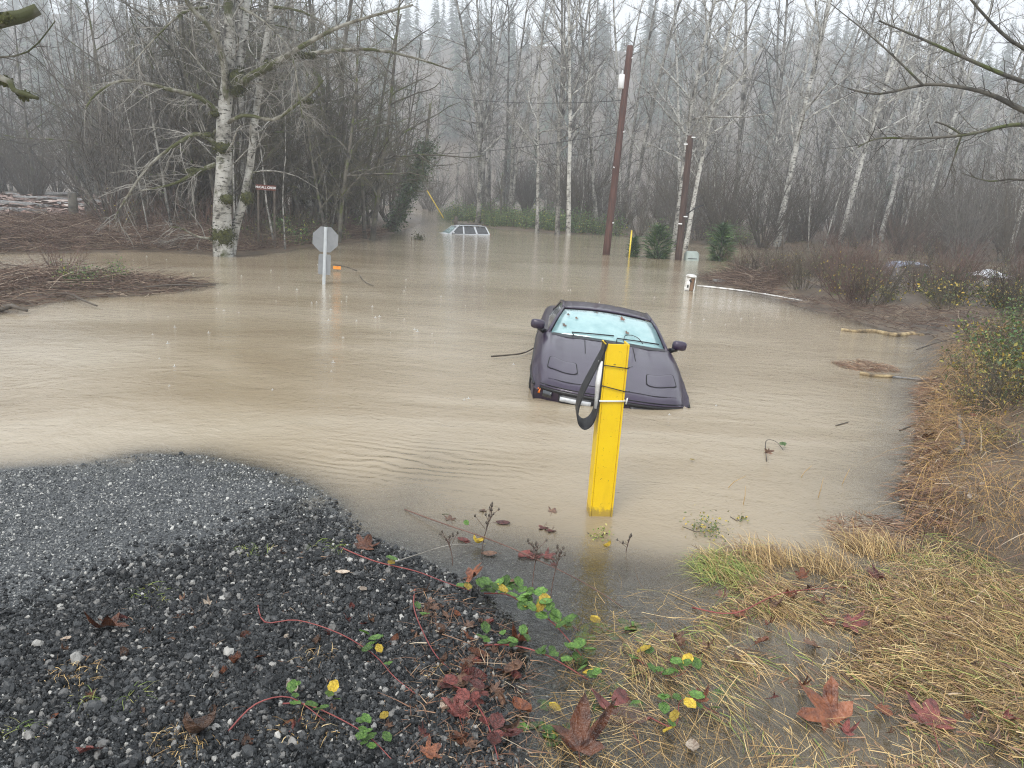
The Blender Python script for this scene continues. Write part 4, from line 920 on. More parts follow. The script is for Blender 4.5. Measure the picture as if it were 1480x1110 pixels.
# cowl, windscreen, roof, pillars, side glass, rear glass
hood_patch([(-.74, 1.52), (.74, 1.52), (.72, 1.66), (-.72, 1.66)], 'cowl', 'black_trim', .006)
def glass_z(y): return lerpk([(1.58, .865), (1.8, .965), (2.05, 1.07), (2.32, 1.145), (2.5, 1.165), (2.95, 1.172), (3.2, 1.15), (3.7, .98), (4.0, .88)], y)
def gh(x, y, off=0): # greenhouse surface point, x in half widths
    w = lerpk([(1.58, .785), (2.32, .615), (2.95, .60), (4.0, .72)], y); bow = .13 * (1 - min(1, max(0, (y - 1.6) / .9)))
    return Vector((x * w, y + bow * (abs(x) ** 2), glass_z(y) - .045 * x * x + off))
def gh_sheet(y0, y1, x0, x1, name, mat, off=0, n=10, m=10, thick=.012):
    mb2 = MB()
    for i in range(m + 1):
        for j in range(n + 1): mb2.v.append(tuple(gh(x0 + (x1 - x0) * j / n, y0 + (y1 - y0) * i / m, off)))
    for i in range(m):
        for j in range(n): a = i * (n + 1) + j; mb2.f.append((a, a + 1, a + n + 2, a + n + 1))
    o = mb2.build(name, MAT[mat], car); sm = o.modifiers.new('thickness', 'SOLIDIFY'); sm.thickness = thick; return o
gh_sheet(1.56, 2.36, -.995, .995, 'windscreen_frame', 'black_trim', -.008)
gh_sheet(1.62, 2.285, -.955, .955, 'windscreen', 'sky_tint_glass', .004)
gh_sheet(2.37, 2.93, -.99, .99, 'roof_panel', 'plum_paint', .006)
gh_sheet(2.94, 3.15, -.99, .99, 'roof_bar', 'plum_paint', .0)
gh_sheet(3.16, 3.95, -.97, .97, 'rear_glass', 'dark_glass', -.004)
for s in (-1, 1):
    mb2 = MB(); mb2.tube([gh(s * 1.0, y, .004) for y in (1.57, 1.75, 1.95, 2.15, 2.35)], [.026, .024, .022, .022, .022], 6); mb2.build('pillar', MAT['plum_paint'], car)
    mb2 = MB(); mb2.tube([gh(s * 1.0, y, -.004) for y in (2.36, 2.6, 2.95, 3.2, 3.7, 3.95)], .022, 6); mb2.build('roof_rail', MAT['plum_paint'], car)
    mb2 = MB()
    yy = [1.75, 1.95, 2.15, 2.35, 2.6, 2.9, 3.15]
    for y in yy: g_ = gh(s, y, -.01); mb2.v += [tuple(g_), (s * .80, y + .06, .83)]
    for i in range(len(yy) - 1): a = i * 2; mb2.f.append((a, a + 1, a + 3, a + 2))
    mb2.build('side_window', MAT['dark_glass'], car)
    # mirrors
    mr_ = MB(); c = Vector((s * .925, 1.74, .935)); NN = 10
    for i in range(9):
        th = math.pi * i / 8
        for j in range(NN):
            ph = 2 * math.pi * j / NN; ex = lambda v, p_: math.copysign(abs(v) ** p_, v)
            mr_.v.append((c.x + .095 * ex(math.sin(th) * math.cos(ph), .6), c.y + .055 * ex(math.sin(th) * math.sin(ph), .7) , c.z + .062 * ex(math.cos(th), .6)))
    mr_.f = [(i * NN + j, i * NN + (j + 1) % NN, (i + 1) * NN + (j + 1) % NN, (i + 1) * NN + j) for i in range(8) for j in range(NN)]
    mo = mr_.build('mirror', MAT['plum_paint'], car)
    MB().box((c.x, c.y + .056, c.z), (.13, .006, .085)).build('mirror_glass', MAT['dark_glass'], mo, smooth=False)
    MB().tube([c + Vector((-s * .02, 0, -.05)), Vector((s * .82, 1.80, .84))], [.03, .035], 6).build('mirror_stalk', MAT['black_trim'], mo)
    # wheels, under water
    for y in (.85, 3.3):
        w_ = MB(); w_.tube([Vector((s * .70, y, .31)), Vector((s * .90, y, .31))], .31, 20); wo_ = w_.build('wheel', MAT['tyre'], car); MB().tube([Vector((s * .86, y, .31)), Vector((s * .91, y, .31))], .21, 16).build('rim', MAT['rim'], wo_)
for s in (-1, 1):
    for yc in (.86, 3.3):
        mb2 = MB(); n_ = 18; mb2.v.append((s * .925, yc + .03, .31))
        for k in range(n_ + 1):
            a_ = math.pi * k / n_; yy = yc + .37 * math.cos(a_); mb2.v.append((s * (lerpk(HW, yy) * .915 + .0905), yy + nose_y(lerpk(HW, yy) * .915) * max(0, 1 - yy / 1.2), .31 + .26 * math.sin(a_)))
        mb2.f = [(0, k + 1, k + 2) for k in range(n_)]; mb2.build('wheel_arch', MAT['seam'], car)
# wipers and inner dash
for x0, x1, yb in ((.10, .62, 1.60), (-.45, .06, 1.60)):
    mb2 = MB(); a = Vector((x0, yb, .90)); g0 = gh(x1 / .70, 1.70, .02); mb2.tube([Vector((x0, 1.57, .885)), gh(x0 / .73, 1.64, .03), gh((x0 + x1) / 2 / .72, 1.66, .03), g0], .008, 5); mb2.build('wiper', MAT['black_trim'], car)
mb2 = MB(); g1 = [gh(.25, 1.62, .02), gh(.28, 1.72, .03), gh(.40, 1.76, .03), gh(.52, 1.72, .03), gh(.58, 1.64, .02)]; mb2.tube(smooth_path(g1), .005, 4); mb2.build('wiper_arm', MAT['black_trim'], car)
MB().box((0, 2.6, .55), (1.3, 1.8, .5)).build('cabin_floor', MAT['black_trim'], car, smooth=False)
CARM = car.matrix_world.copy()

# ------------------------------------------------------------------ fallen leaves
def maple_mesh(seed, curl=.25):
    rg = random.Random(seed); outl = []
    lob = [(90, 1.0), (40, .92), (-5, .62), (185, .62), (140, .92)]
    angs = []
    seqs = [(-75, .16), (-40, .42), (-10, .62), (5, .50), (14, .40), (26, .72), (38, .95), (48, .74), (58, .42), (66, .62), (80, .82), (90, 1.0), (100, .82), (114, .62), (122, .42), (132, .74), (142, .95), (154, .72), (166, .40), (175, .50), (190, .62), (220, .42), (255, .16)]
    mb2 = MB(); mb2.v.append((0, -.1, 0))
    k1, k2 = rg.uniform(-1, 1), rg.uniform(-1, 1)
    def zf(x, y): return curl * ((x * k1 + y * k2) ** 2 * .9 + .18 * math.sin(5 * x + seed) * y)
    for a_, r_ in seqs:
        r_ *= rg.uniform(.9, 1.08); x_, y_ = r_ * math.cos(RAD(a_)), r_ * math.sin(RAD(a_)); mb2.v.append((x_ * .62, (y_) * .62, zf(x_, y_) * .62))
    n = len(seqs); ring = []
    for i in range(n): # inner ring keeps the fold smooth
        v = mb2.v[i + 1]; mb2.v.append((v[0] * .5, v[1] * .5 - .05, zf(v[0] * .8, v[1] * .8) * .5))
    for i in range(n - 1):
        mb2.f.append((i + 1, i + 2, n + i + 2, n + i + 1)); mb2.f.append((0, n + i + 1, n + i + 2))
    mb2.tube([Vector((0, -.1, .0)), Vector((.03, -.45, .05)), Vector((.1, -.8, .02))], .012, 4)
    return mb2.mesh('leaf')
def oval_mesh(seed, curl=.3):
    rg = random.Random(seed); mb2 = MB(); n = 6; k1 = rg.uniform(.3, 1) * curl
    for i in range(n + 1):
        u = i / n; w = .34 * math.sin(math.pi * (u * .94 + .03)) ** .8; y_ = u - .5; z_ = k1 * (y_ * y_ * 1.2)
        mb2.v += [(-w, y_, z_ + .12 * curl * 2), (0, y_, z_), (w, y_, z_ + .12 * curl * 2)]
    for i in range(n):
        for k in range(2): a = i * 3 + k; mb2.f.append((a, a + 1, a + 4, a + 3))
    mb2.tube([Vector((0, -.5, .02)), Vector((.04, -.75, .04))], .012, 3)
    return mb2.mesh('leaf')
LM = [maple_mesh(s, c_) for s, c_ in ((1, .45), (2, 1.0), (3, 1.4), (4, .9))]; LO = [oval_mesh(s, c_) for s, c_ in ((1, .35), (2, 1.2), (3, .8))]
LMAT = {}
def leaf_mesh(src, mat):
    k = (src.name, mat)
    if k not in LMAT: m_ = src.copy(); m_.materials.clear(); m_.materials.append(MAT[mat]); LMAT[k] = m_
    return LMAT[k]
def put_leaf(src, mat, loc, size, label, group=None, tilt=(0, 0), rz=None):
    o = bpy.data.objects.new('fallen_leaf', leaf_mesh(src, mat)); COL.objects.link(o); o.location = loc
    o.rotation_euler = (tilt[0], tilt[1], rng.random() * 6.28 if rz is None else rz); o.scale = (size,) * 3; tag(o, label, 'leaf', group); return o
def gp(px, py, dz=0.02):
    """point on the ground or, where it is flooded, on the water, seen at that pixel"""
    z = 0
    for _ in range(6):
        p = P(px, py, z); z = max(gz(p.x, p.y), 0.0)
    return Vector((p.x, p.y, z + dz))
# leaves with a look of their own
for px, py, src, mat, size, lab, tl in [
    (155, 912, LM[1], 'leaf_rust', .20, 'large curled tan-brown maple leaf alone on the grey gravel', (.15, .1)),
    (1202, 1042, LM[2], 'leaf_rust', .34, 'large dark red maple leaf standing cupped in the straw', (.5, -.3)),
    (836, 1085, LM[1], 'leaf_rust', .28, 'rust maple leaf at the water side below the drowned bramble', (.2, .1)),
    (527, 795, LM[2], 'leaf_rust', .19, 'orange-brown leaf on the gravel tip under the bramble cane', (.3, .2)),
    (680, 838, LM[3], 'leaf_rust', .20, 'reddish maple leaf tangled in the bramble at the waterline', (.5, .2)),
    (745, 935, LM[1], 'leaf_rust', .16, 'rust leaf propped in the bramble beside the flooded straw', (.4, -.2)),
    (280, 1068, LO[1], 'leaf_brown', .15, 'rounded tan leaf caught in dry grass on the gravel', (.5, .1)),
    (1340, 637, LM[2], 'leaf_rust', .22, 'brown leaf floating beside the grey stick at the bank', (.5, .5)),
    (1225, 905, LM[0], 'leaf_red', .20, 'dark red leaf among the matted straw', (.1, .1)),
    (1345, 1050, LM[0], 'leaf_red', .26, 'broad purple-brown leaf lying flat in the soaked straw', (.05, .05)),
    (1000, 1086, LO[0], 'leaf_pale', .09, 'small white-backed leaf lying beside the soaked straw', (.1, .1)),
    (1000, 668, LO[0], 'leaf_yellow', .05, 'tiny yellow leaf afloat beyond the yellow post', (.1, .1)),
    (878, 795, LO[1], 'leaf_yellow', .06, 'bright yellow curled leaf floating in front of the yellow post', (.3, .1)),
    (690, 790, LO[1], 'leaf_yellow', .09, 'yellow-green leaf stuck on the submerged bramble cane', (.3, .1)),
    (495, 833, LO[0], 'leaf_pale', .09, 'pale tan leaf flat on the gravel near its tip', (.05, .1)),
    (525, 857, LO[0], 'leaf_pale', .06, 'small round cream leaf on the dark gravel', (.05, .1)),
    (422, 1000, LO[0], 'leaf_pale', .08, 'cream leaf with dark veins on the gravel', (.2, .1)),
    (340, 965, LO[1], 'leaf_rust', .08, 'small orange leaf beside a grass sprig on the gravel', (.3, .2)),
    (136, 1090, LM[2], 'leaf_red', .12, 'curled dark red leaf among the gravel', (.5, .2)),
    (663, 1038, LM[3], 'leaf_red', .18, 'crimson leaf cluster at the gravel edge', (.3, .4)),
    (905, 1035, LM[0], 'leaf_red', .32, 'dull red maple leaf sunk under the shallow water', (.0, .0)),
]:
    p = gp(px, py, .025)
    if 'sunk' in lab: p.z = -.012
    put_leaf(src, mat, p, size, lab, None, tl)
def leaves_in(pg, n, srcs, mats, sr, label, group, dz=.006, wet=False, tilt=.35):
    q = scatter(pg, n)
    for x_, y_ in q:
        z = max(gz(x_, y_), 0); z = -.01 if wet else z + dz
        put_leaf(rng.choice(srcs), rng.choice(mats), (x_, y_, z), rng.uniform(*sr), label, group, (rng.gauss(0, tilt), rng.gauss(0, tilt)))
GD = poly([P(30, 960), P(300, 850), P(430, 780), P(560, 820), P(690, 900), P(690, 1100), P(30, 1100)])
leaves_in(GD, 60, LO + LM[1:3], ['leaf_rust', 'leaf_brown', 'leaf_brown', 'leaf_pale', 'leaf_red'], (.03, .075), 'small dead leaf scattered on the dark gravel', 'small leaves on the gravel')
MG = poly([P(600, 850), P(690, 880), P(760, 930), P(760, 1100), P(600, 1100), P(640, 980)])
leaves_in(MG, 48, LM + LO, ['leaf_rust', 'leaf_brown', 'leaf_red', 'leaf_brown'], (.045, .13), 'wet brown leaf in the litter where gravel meets water', 'leaves at the gravel edge', .02, False, .45)
ST = poly([P(900, 930), P(1050, 860), P(1250, 820), P(1460, 840), P(1470, 1100), P(1000, 1100)])
leaves_in(ST, 40, LM, ['leaf_red', 'leaf_brown', 'leaf_rust', 'leaf_brown'], (.045, .125), 'dead leaf lodged in the matted straw', 'leaves in the straw', .035, False, .4)
WT = poly([P(640, 730), P(840, 740), P(880, 900), P(760, 930), P(700, 850)])
leaves_in(WT, 14, LM[:1] + LO[:1], ['leaf_red', 'leaf_brown'], (.06, .14), 'reddish leaf drifting in the shallows between gravel and post', 'leaves in the shallows', .004, False, .03)
RBK = poly([P(1310, 690), P(1345, 640), P(1335, 570), P(1400, 520), P(1480, 520), P(1480, 800), P(1330, 760)])
leaves_in(RBK, 24, LO + LM[1:2], ['leaf_brown', 'leaf_pale', 'leaf_rust', 'leaf_yellow'], (.04, .1), 'small leaf on the dry grass of the bank', 'leaves on the grassy bank', .1, False, .5)
# leaves stuck on the car's windscreen
for xg, yg, mat, size, lab in [(.28, 2.12, 'leaf_rust', .11, 'orange leaf stuck high on the car windscreen'), (.33, 1.80, 'leaf_brown', .09, 'brown leaf low on the middle of the car windscreen'), (-.78, 1.78, 'leaf_brown', .09, 'leaf low on the windscreen by the mirror above the orange marker'),
                          (-.80, 2.05, 'leaf_brown', .06, 'small leaf at the windscreen edge halfway up'), (-.62, 1.98, 'leaf_brown', .06, 'small curled leaf on the windscreen glass between two others'), (-.25, 2.2, 'leaf_brown', .035, 'speck of leaf near the windscreen top')]:
    g0 = CARM @ gh(xg, yg, .022); put_leaf(LM[0] if size > .05 else LO[0], mat, g0, size, lab, None, (RAD(24), RAD(6)), rng.random() * .6)

# ------------------------------------------------------------------ yellow post with strap and ties
pb = P(866, 742); ptop = AT(890, 495, pb.y - .02); lean = (ptop - pb); PH = lean.length
post = empty('steel_post', pb); tag(post, 'yellow painted steel post with a black strap leaning in the shallows', 'post')
zax = lean.normalized(); xax = Vector((1, .10, 0)); xax = (xax - zax * xax.dot(zax)).normalized(); yax = zax.cross(xax)
post.matrix_world = Matrix.Translation(pb) @ Matrix((xax, yax, zax)).transposed().to_4x4()
PW = .166
def bar(name, c, d, mat='yellow_paint', parent=post, bev=.003):
    o = MB().box(c, d).build(name, MAT[mat], parent, smooth=False); bv = o.modifiers.new('edge', 'BEVEL'); bv.width = bev; bv.segments = 2; return o
bar('web', (0, -.060, PH / 2 - .3), (PW - .016, .010, PH + .6))
bar('flange', (-PW / 2, 0, PH / 2 - .3), (.012, .14, PH + .604)); bar('flange', (PW / 2, 0, PH / 2 - .3), (.012, .14, PH + .604))
def loop(name, z, mat, r_=.004, parent=post, sl=0):
    w, d = PW / 2 + .012, .078; q = [(-w, -d), (w, -d), (w, d), (-w, d), (-w, -d)]
    pts = [Vector((x_, y_, z + sl * x_)) for x_, y_ in q]; return MB().tube(pts, r_, 6).build(name, MAT[mat], parent)
loop('wire_tie', PH - .165, 'rubber', .004, sl=-.10); loop('wire_tie', PH - .33, 'rubber', .004, sl=-.22); loop('cord_tie', PH - .425, 'cord_white', .007, sl=.03)
MB().tube([Vector((PW / 2 + .012, -.08, PH - .42)), Vector((PW / 2 + .02, -.10, PH - .39)), Vector((PW / 2 + .016, -.09, PH - .44))], .006, 5).build('cord_knot', MAT['cord_white'], post)
for z in (PH - .165, PH - .35): MB().tube([Vector((PW / 2 + .01, -.08, z)), Vector((PW / 2 + .035, -.1, z + .012))], .003, 4).build('wire_end', MAT['rubber'], post)
# splintered white tube tied to the post
tb = MB().tube([Vector((-PW / 2 - .028, -.05, PH - .49)), Vector((-PW / 2 - .030, -.05, PH - .30)), Vector((-PW / 2 - .022, -.05, PH - .13))], [.018, .022, .024], 10).build('splint', MAT['dirty_white'], None)
tb.matrix_world = post.matrix_world.copy(); tag(tb, 'scuffed white tube tied to the side of the yellow post', 'tube')
# strap: a hanging loop of black webbing
cv = [(-PW / 2 + .005, PH + .005), (-PW / 2 - .012, PH - .06), (-PW / 2 - .07, PH - .20), (-PW / 2 - .135, PH - .36), (-PW / 2 - .165, PH - .49), (-PW / 2 - .155, PH - .58), (-PW / 2 - .105, PH - .625), (-PW / 2 - .05, PH - .585), (-PW / 2 - .025, PH - .49), (-PW / 2 - .012, PH - .30), (-PW / 2 - .010, PH - .06), (-PW / 2 - .008, PH - .0)]
q = smooth_path([Vector((a, 0, c)) for a, c in cv], 4); mb2 = MB()
for i, p in enumerate(q):
    t_ = (q[min(i + 1, len(q) - 1)] - q[max(i - 1, 0)]).normalized(); nrm = Vector((t_.z, 0, -t_.x)); u = i / len(q); sk = .05 * math.sin(u * math.pi)
    for dy, s in ((-.055, 1), (.045, 1), (.045, -1), (-.055, -1)): mb2.v.append(tuple(p + nrm * .005 * s + Vector((-.0, dy - .02, -sk * (1 if dy < 0 else -1) * .5))))
for i in range(len(q) - 1):
    for k in range(4): a = i * 4 + k; b2 = i * 4 + (k + 1) % 4; mb2.f.append((a, b2, b2 + 4, a + 4))
st = mb2.build('strap', MAT['rubber'], None, smooth=False); st.matrix_world = post.matrix_world.copy(); tag(st, 'wide black strap hanging in a loop from the top of the yellow post', 'strap')

# ------------------------------------------------------------------ signs
sb = P(468, 411); sg = empty('stop_sign', sb); tag(sg, 'back of an eight-sided road sign on a steel post standing in the flood', 'sign')
top_ = AT(471, 328, sb.y); SH = top_.z; lx = (top_.x - sb.x) / SH
sg.matrix_world = Matrix.Translation(sb) @ Matrix(((1, 0, lx), (0, 1, 0), (0, 0, 1))).to_4x4()
sg.matrix_world = Matrix.Translation(sb) @ Matrix.Rotation(math.atan(lx), 4, 'Y') @ Matrix.Rotation(RAD(8), 4, 'Z')
pmb = MB(); 
for x_, w, y_, d in ((0, .018, -.030, .008),): pass
U = MB(); U.box((0, -.032, SH / 2 - .4), (.03, .004, SH + .8)); 
U.build('post_web', MAT['galvanised'], sg, smooth=False)
for s in (-1, 1): MB().box((s * .018, -.022, SH / 2 - .4), (.004, .022, SH + .8)).build('post_flange', MAT['galvanised'], sg, smooth=False); MB().box((s * .028, -.012, SH / 2 - .4), (.02, .004, SH + .8)).build('post_lip', MAT['galvanised'], sg, smooth=False)
def plate(outline, y_, th, name, mat):
    mb2 = MB(); n = len(outline); mb2.v = [(x_, y_, z) for x_, z in outline] + [(x_, y_ + th, z) for x_, z in outline]
    mb2.f = [tuple(range(n)), tuple(range(2 * n - 1, n - 1, -1))] + [(i, i + n, (i + 1) % n + n, (i + 1) % n) for i in range(n)]; return mb2.build(name, MAT[mat], sg, smooth=False)
R8 = .305 / math.cos(RAD(22.5)); oc = [(R8 * math.cos(RAD(22.5 + 45 * k)), SH - .30 + R8 * math.sin(RAD(22.5 + 45 * k)) * 1.0) for k in range(8)]
plate(oc, 0, .003, 'sign_panel', 'sign_back'); plate([(x_ * .985, (z - SH + .30) * .985 + SH - .30) for x_, z in oc], .0035, .001, 'sign_face', 'sign_brown')
rr_ = []
for cx, cz, a0 in ((.11, .0, 0), (-.11, .0, 90), (-.11, -.42, 180), (.11, -.42, 270)):
    for k in range(4): a_ = RAD(a0 + 30 * k); rr_.append((cx + .04 * math.cos(a_), SH - .70 + cz + .04 * math.sin(a_)))
plate(rr_, 0, .003, 'lower_panel', 'sign_back')
for z in (SH - .08, SH - .52, SH - .72, SH - 1.06): MB().tube([Vector((0, -.046, z)), Vector((0, -.03, z))], .009, 6).build('bolt', MAT['galvanised'], sg)
# orange flag on a stick in the water by the sign
p0 = P(481, 382, .12); p1 = P(516, 391, .02); sk = MB().tube([p0, p0.lerp(p1, .5) + Vector((0, 0, .03)), p1], [.012, .018, .02], 6).build('floating_stick', MAT['dark_wood']); tag(sk, 'dark stick in the water beside the sign post, behind the orange tag', 'stick')
pf = P(487, 392); fo = empty('orange_tag', pf); tag(fo, 'small orange reflector tag just above the water by the sign post', 'reflector')
MB().box((.0, 0, .10), (.22, .02, .09)).build('reflector_plate', MAT['orange_plastic'], fo, smooth=False); MB().box((.02, -.0125, .13), (.06, .004, .03)).build('patch', MAT['amber'], fo, smooth=False); MB().tube([Vector((0, .02, -.3)), Vector((0, .02, .12))], .01, 5).build('stake', MAT['dark_wood'], fo)

# brown name board behind the birch
sp0 = AT(383, 271, BY + 4.0); gsz = gz(sp0.x, sp0.y); bsg = empty('name_board', (sp0.x, sp0.y, gsz)); tag(bsg, 'small brown board lettered McCALL CREEK behind the birch', 'sign')
hz = sp0.z - gsz; bsg.rotation_euler = (0, RAD(1), 0)
MB().box((0, 0, hz), (.74, .03, .19)).build('board', MAT['sign_brown'], bsg, smooth=False)
for s in (-1, 1): MB().box((s * .3, .03, hz / 2 - .1), (.07, .03, hz + .1)).build('stake', MAT['dark_wood'], bsg, smooth=False)
tc = bpy.data.curves.new('lettering', 'FONT'); tc.body = 'McCALL CREEK'; tc.size = .112; tc.align_x = 'CENTER'; tc.align_y = 'CENTER'; tc.extrude = .003; tc.offset = .002
to = bpy.data.objects.new('lettering', tc); COL.objects.link(to); tc.materials.append(MAT['white_paint']); 
bpy.context.view_layer.update(); lm_ = bpy.data.meshes.new_from_object(to); bpy.data.objects.remove(to)
to = bpy.data.objects.new('lettering', lm_); COL.objects.link(to); to.parent = bsg; to.location = (0, -.019, hz); to.rotation_euler = (RAD(90), 0, 0)

# ------------------------------------------------------------------ utility poles and lines
def upole(px, py, tx_, ty__, r0, r1, mat, lab):
    b0 = P(px, py); t0 = AT(tx_, ty__, b0.y); e = empty('utility_pole', b0); tag(e, lab, 'pole'); v = t0 - b0; m = 14
    MB().tube([v * (i / m) - (v.normalized() * .6 if i == 0 else Vector()) for i in range(m + 1)], [r0 + (r1 - r0) * i / m + .008 * math.sin(i * 2.1) for i in range(m + 1)], 14).build('shaft', mat, e)
    return e, b0, v
p1, b1, v1 = upole(876, 368, 911, 66, .165, .135, MAT['pole_wood'], 'tall leaning red-brown utility pole carrying a white box')
bx_ = AT(899, 118, b1.y) - b1
tank = MB(); tank.tube([bx_ + Vector((-.02, -.02, -.30)), bx_ + Vector((-.02, -.02, -.28)), bx_ + Vector((-.02, -.02, .26)), bx_ + Vector((-.02, -.02, .30))], [.11, .14, .14, .10], 14); tank.build('transformer', MAT['white_paint'], p1)
MB().box(bx_ + Vector((.14, .0, .1)), (.14, .05, .06)).build('bracket', MAT['galvanised'], p1, smooth=False); MB().tube([bx_ + Vector((-.02, -.02, .3)), bx_ + Vector((-.02, -.02, .46))], [.035, .02], 8).build('bushing', MAT['white_paint'], p1)
for fz, s in ((.60, 1), (.43, -1), (.16, 1), (.94, 1)):
    c = v1 * fz; MB().tube([c + Vector((s * .1, -.2, 0)), c + Vector((s * .14, -.24, .02))], .03, 8).build('insulator', MAT['white_paint'], p1)
p2, b2_, v2 = upole(980, 376, 998, 196, .15, .13, MAT['pole_dark'], 'short dark utility pole in front of the white birches')
for fz, sx in ((.30, -.1), (.36, .1), (.985, .1), (.93, -.2)):
    c = v2 * fz; MB().box(c + Vector((sx, -.17, 0)), (.16, .05, .05)).build('bracket', MAT['white_paint'], p2, smooth=False)
MB().tube([v2 * .38 + Vector((.15, -.1, 0)), v2 * .38 + Vector((.5, -.1, .28)), v2 * .38 + Vector((.85, 0, .42))], .03, 6).build('guy_arm', MAT['cable'], p2)
def cable(a, b_, sag, lab, r_=.012):
    q = [a.lerp(b_, i / 16) - Vector((0, 0, sag * 4 * (i / 16) * (1 - i / 16))) for i in range(17)]; o = MB().tube(q, r_, 4).build('overhead_cable', MAT['cable']); tag(o, lab, 'cable')
cable(b1 + v1 * .75, AT(540, 118, 52), .55, 'upper black cable running from the tall pole across the channel', .014)
cable(b1 + v1 * .60, AT(560, 222, 56), .35, 'lower black cable running from the tall pole to the ivy trunk', .014)
# yellow marker stake, guy guard and stub post
p = P(909, 373); o = empty('marker_stake', p); tag(o, 'thin yellow marker stake beside the narrow evergreen shrub', 'stake'); MB().tube([Vector((0, 0, -.3)), Vector((.02, 0, 1.15))], .035, 8).build('stake', MAT['yellow_plastic'], o); MB().tube([Vector((.02, 0, 1.15)), Vector((.02, 0, 1.19))], [.04, .03], 8).build('cap', MAT['yellow_plastic'], o)
gY = 62; a, b_ = AT(641, 315, gY), AT(617, 275, gY); o = empty('guy_guard', a); tag(o, 'slanted yellow guard on a guy wire beyond the silver car', 'guard'); MB().tube([Vector(), b_ - a], .05, 6).build('guard', MAT['yellow_plastic'], o); MB().tube([b_ - a, (b_ - a) * 3.2], .012, 4).build('guy_wire', MAT['cable'], o)
p = AT(659, 318, 60); o = MB().tube([Vector((0, 0, -.6)), Vector((0, 0, .62)), Vector((0, 0, .66))], [.14, .13, .08], 8).build('stub_post', MAT['dark_wood']); o.location = (p.x, p.y, .0); tag(o, 'short dark stub post in the water behind the silver car', 'post')

# ------------------------------------------------------------------ silver car under water to its windows
sv_ = P(671, 338); suv = empty('drowned_car', (sv_.x, sv_.y, -.98)); tag(suv, 'silver estate car drowned to its windows in the flooded road', 'car')
suv.matrix_world = Matrix.Translation((sv_.x, sv_.y, 0)) @ Matrix.Rotation(RAD(22), 4, 'Z') @ Matrix.Rotation(RAD(-1.0), 4, 'Y') @ Matrix.Scale(.80, 4) @ Matrix.Translation((0, 0, -.93))
# local: x length (front at -x), y width (camera side -y), z up
def shell(sections, name, mat, parent=suv):
    mb2 = MB(); n = len(sections[0]); mb2.v = [p for s in sections for p in s]
    for i in range(len(sections) - 1):
        for k in range(n - 1): a = i * n + k; mb2.f.append((a, a + 1, a + n + 1, a + n))
    mb2.f += [tuple(range(n))[::-1], tuple(range((len(sections) - 1) * n, len(sections) * n))]; return mb2.build(name, MAT[mat], parent)
def bsec(x_, hw, zt): return [(x_, -hw * .96, .25), (x_, -hw, .5), (x_, -hw, .85), (x_, -hw * .96, zt), (x_, -hw * .6, zt + .03), (x_, 0, zt + .045), (x_, hw * .6, zt + .03), (x_, hw * .96, zt), (x_, hw, .85), (x_, hw, .5), (x_, hw * .96, .25)]
shell([bsec(-2.75, .70, .72), bsec(-2.65, .82, .80), bsec(-2.2, .88, .90), bsec(-1.5, .89, .97), bsec(1.6, .89, .98), bsec(1.78, .86, .97)], 'body', 'silver_paint')
shell([[(x_, -hw, z), (x_, -hw * .9, z + .03), (x_, 0, z + .055), (x_, hw * .9, z + .03), (x_, hw, z)] for x_, hw, z in ((-.78, .66, 1.49), (-.5, .70, 1.54), (.4, .72, 1.565), (1.2, .71, 1.55), (1.46, .69, 1.50))], 'roof', 'silver_paint')
def slab(c4, name, mat, th=.02, parent=suv):
    a = [Vector(p) for p in c4]; nrm = (a[1] - a[0]).cross(a[3] - a[0]).normalized() * th; mb2 = MB()
    mb2.v = [tuple(p) for p in a] + [tuple(p - nrm) for p in a]; mb2.f = [(0, 1, 2, 3), (7, 6, 5, 4)] + [(i, i + 4, (i + 1) % 4 + 4, (i + 1) % 4) for i in range(4)]; return mb2.build(name, MAT[mat], parent, smooth=False)
for s in (-1, 1):
    yb, yt = s * .875, s * .69
    side = lambda x_, z: (x_, yb + (yt - yb) * (z - .97) / (.54), z)
    for nm_, q4 in dict(front=[(-1.28, 1.0), (-.36, 1.0), (-.36, 1.46), (-.72, 1.45)], mid=[(-.25, 1.0), (.66, 1.0), (.52, 1.47), (-.25, 1.47)], rear=[(.80, 1.0), (1.66, 1.0), (1.42, 1.46), (.64, 1.47)]).items():
        c4 = [side(*p) for p in q4]; c4 = c4 if s < 0 else c4[::-1]; slab(c4, 'side_window', 'dark_glass', .01)
    for q4 in ([(-.36, .95), (-.25, .95), (-.25, 1.52), (-.36, 1.52)], [(.66, .95), (.80, .95), (.64, 1.52), (.50, 1.52)], [(-1.5, .95), (-1.28, .95), (-.70, 1.52), (-.80, 1.52)], [(1.66, .95), (1.78, .95), (1.5, 1.52), (1.41, 1.52)]):
        c4 = [(p[0], p[1] + s * .008, p[2]) for p in (side(*p) for p in q4)]; c4 = c4 if s < 0 else c4[::-1]; slab(c4, 'pillar', 'silver_paint', .03)
    MB().tube([Vector((-.6, s * .6, 1.575)), Vector((-.5, s * .6, 1.62)), Vector((1.2, s * .58, 1.63)), Vector((1.3, s * .58, 1.575))], .018, 6).build('roof_rack', MAT['black_trim'], suv)
    MB().box((-1.15, s * .98, 1.06), (.12, .16, .11)).build('mirror', MAT['silver_paint'], suv)
slab([(-1.5, .80, 1.0), (-1.5, -.80, 1.0), (-.82, -.62, 1.47), (-.82, .62, 1.47)], 'windscreen', 'sky_tint_glass', .012); slab([(1.76, -.78, 1.0), (1.76, .78, 1.0), (1.50, .62, 1.48), (1.50, -.62, 1.48)], 'rear_window', 'dark_glass', .012)
MB().box((1.80, -.80, .90), (.03, .1, .22)).build('tail_lamp', MAT['leaf_red'], suv)

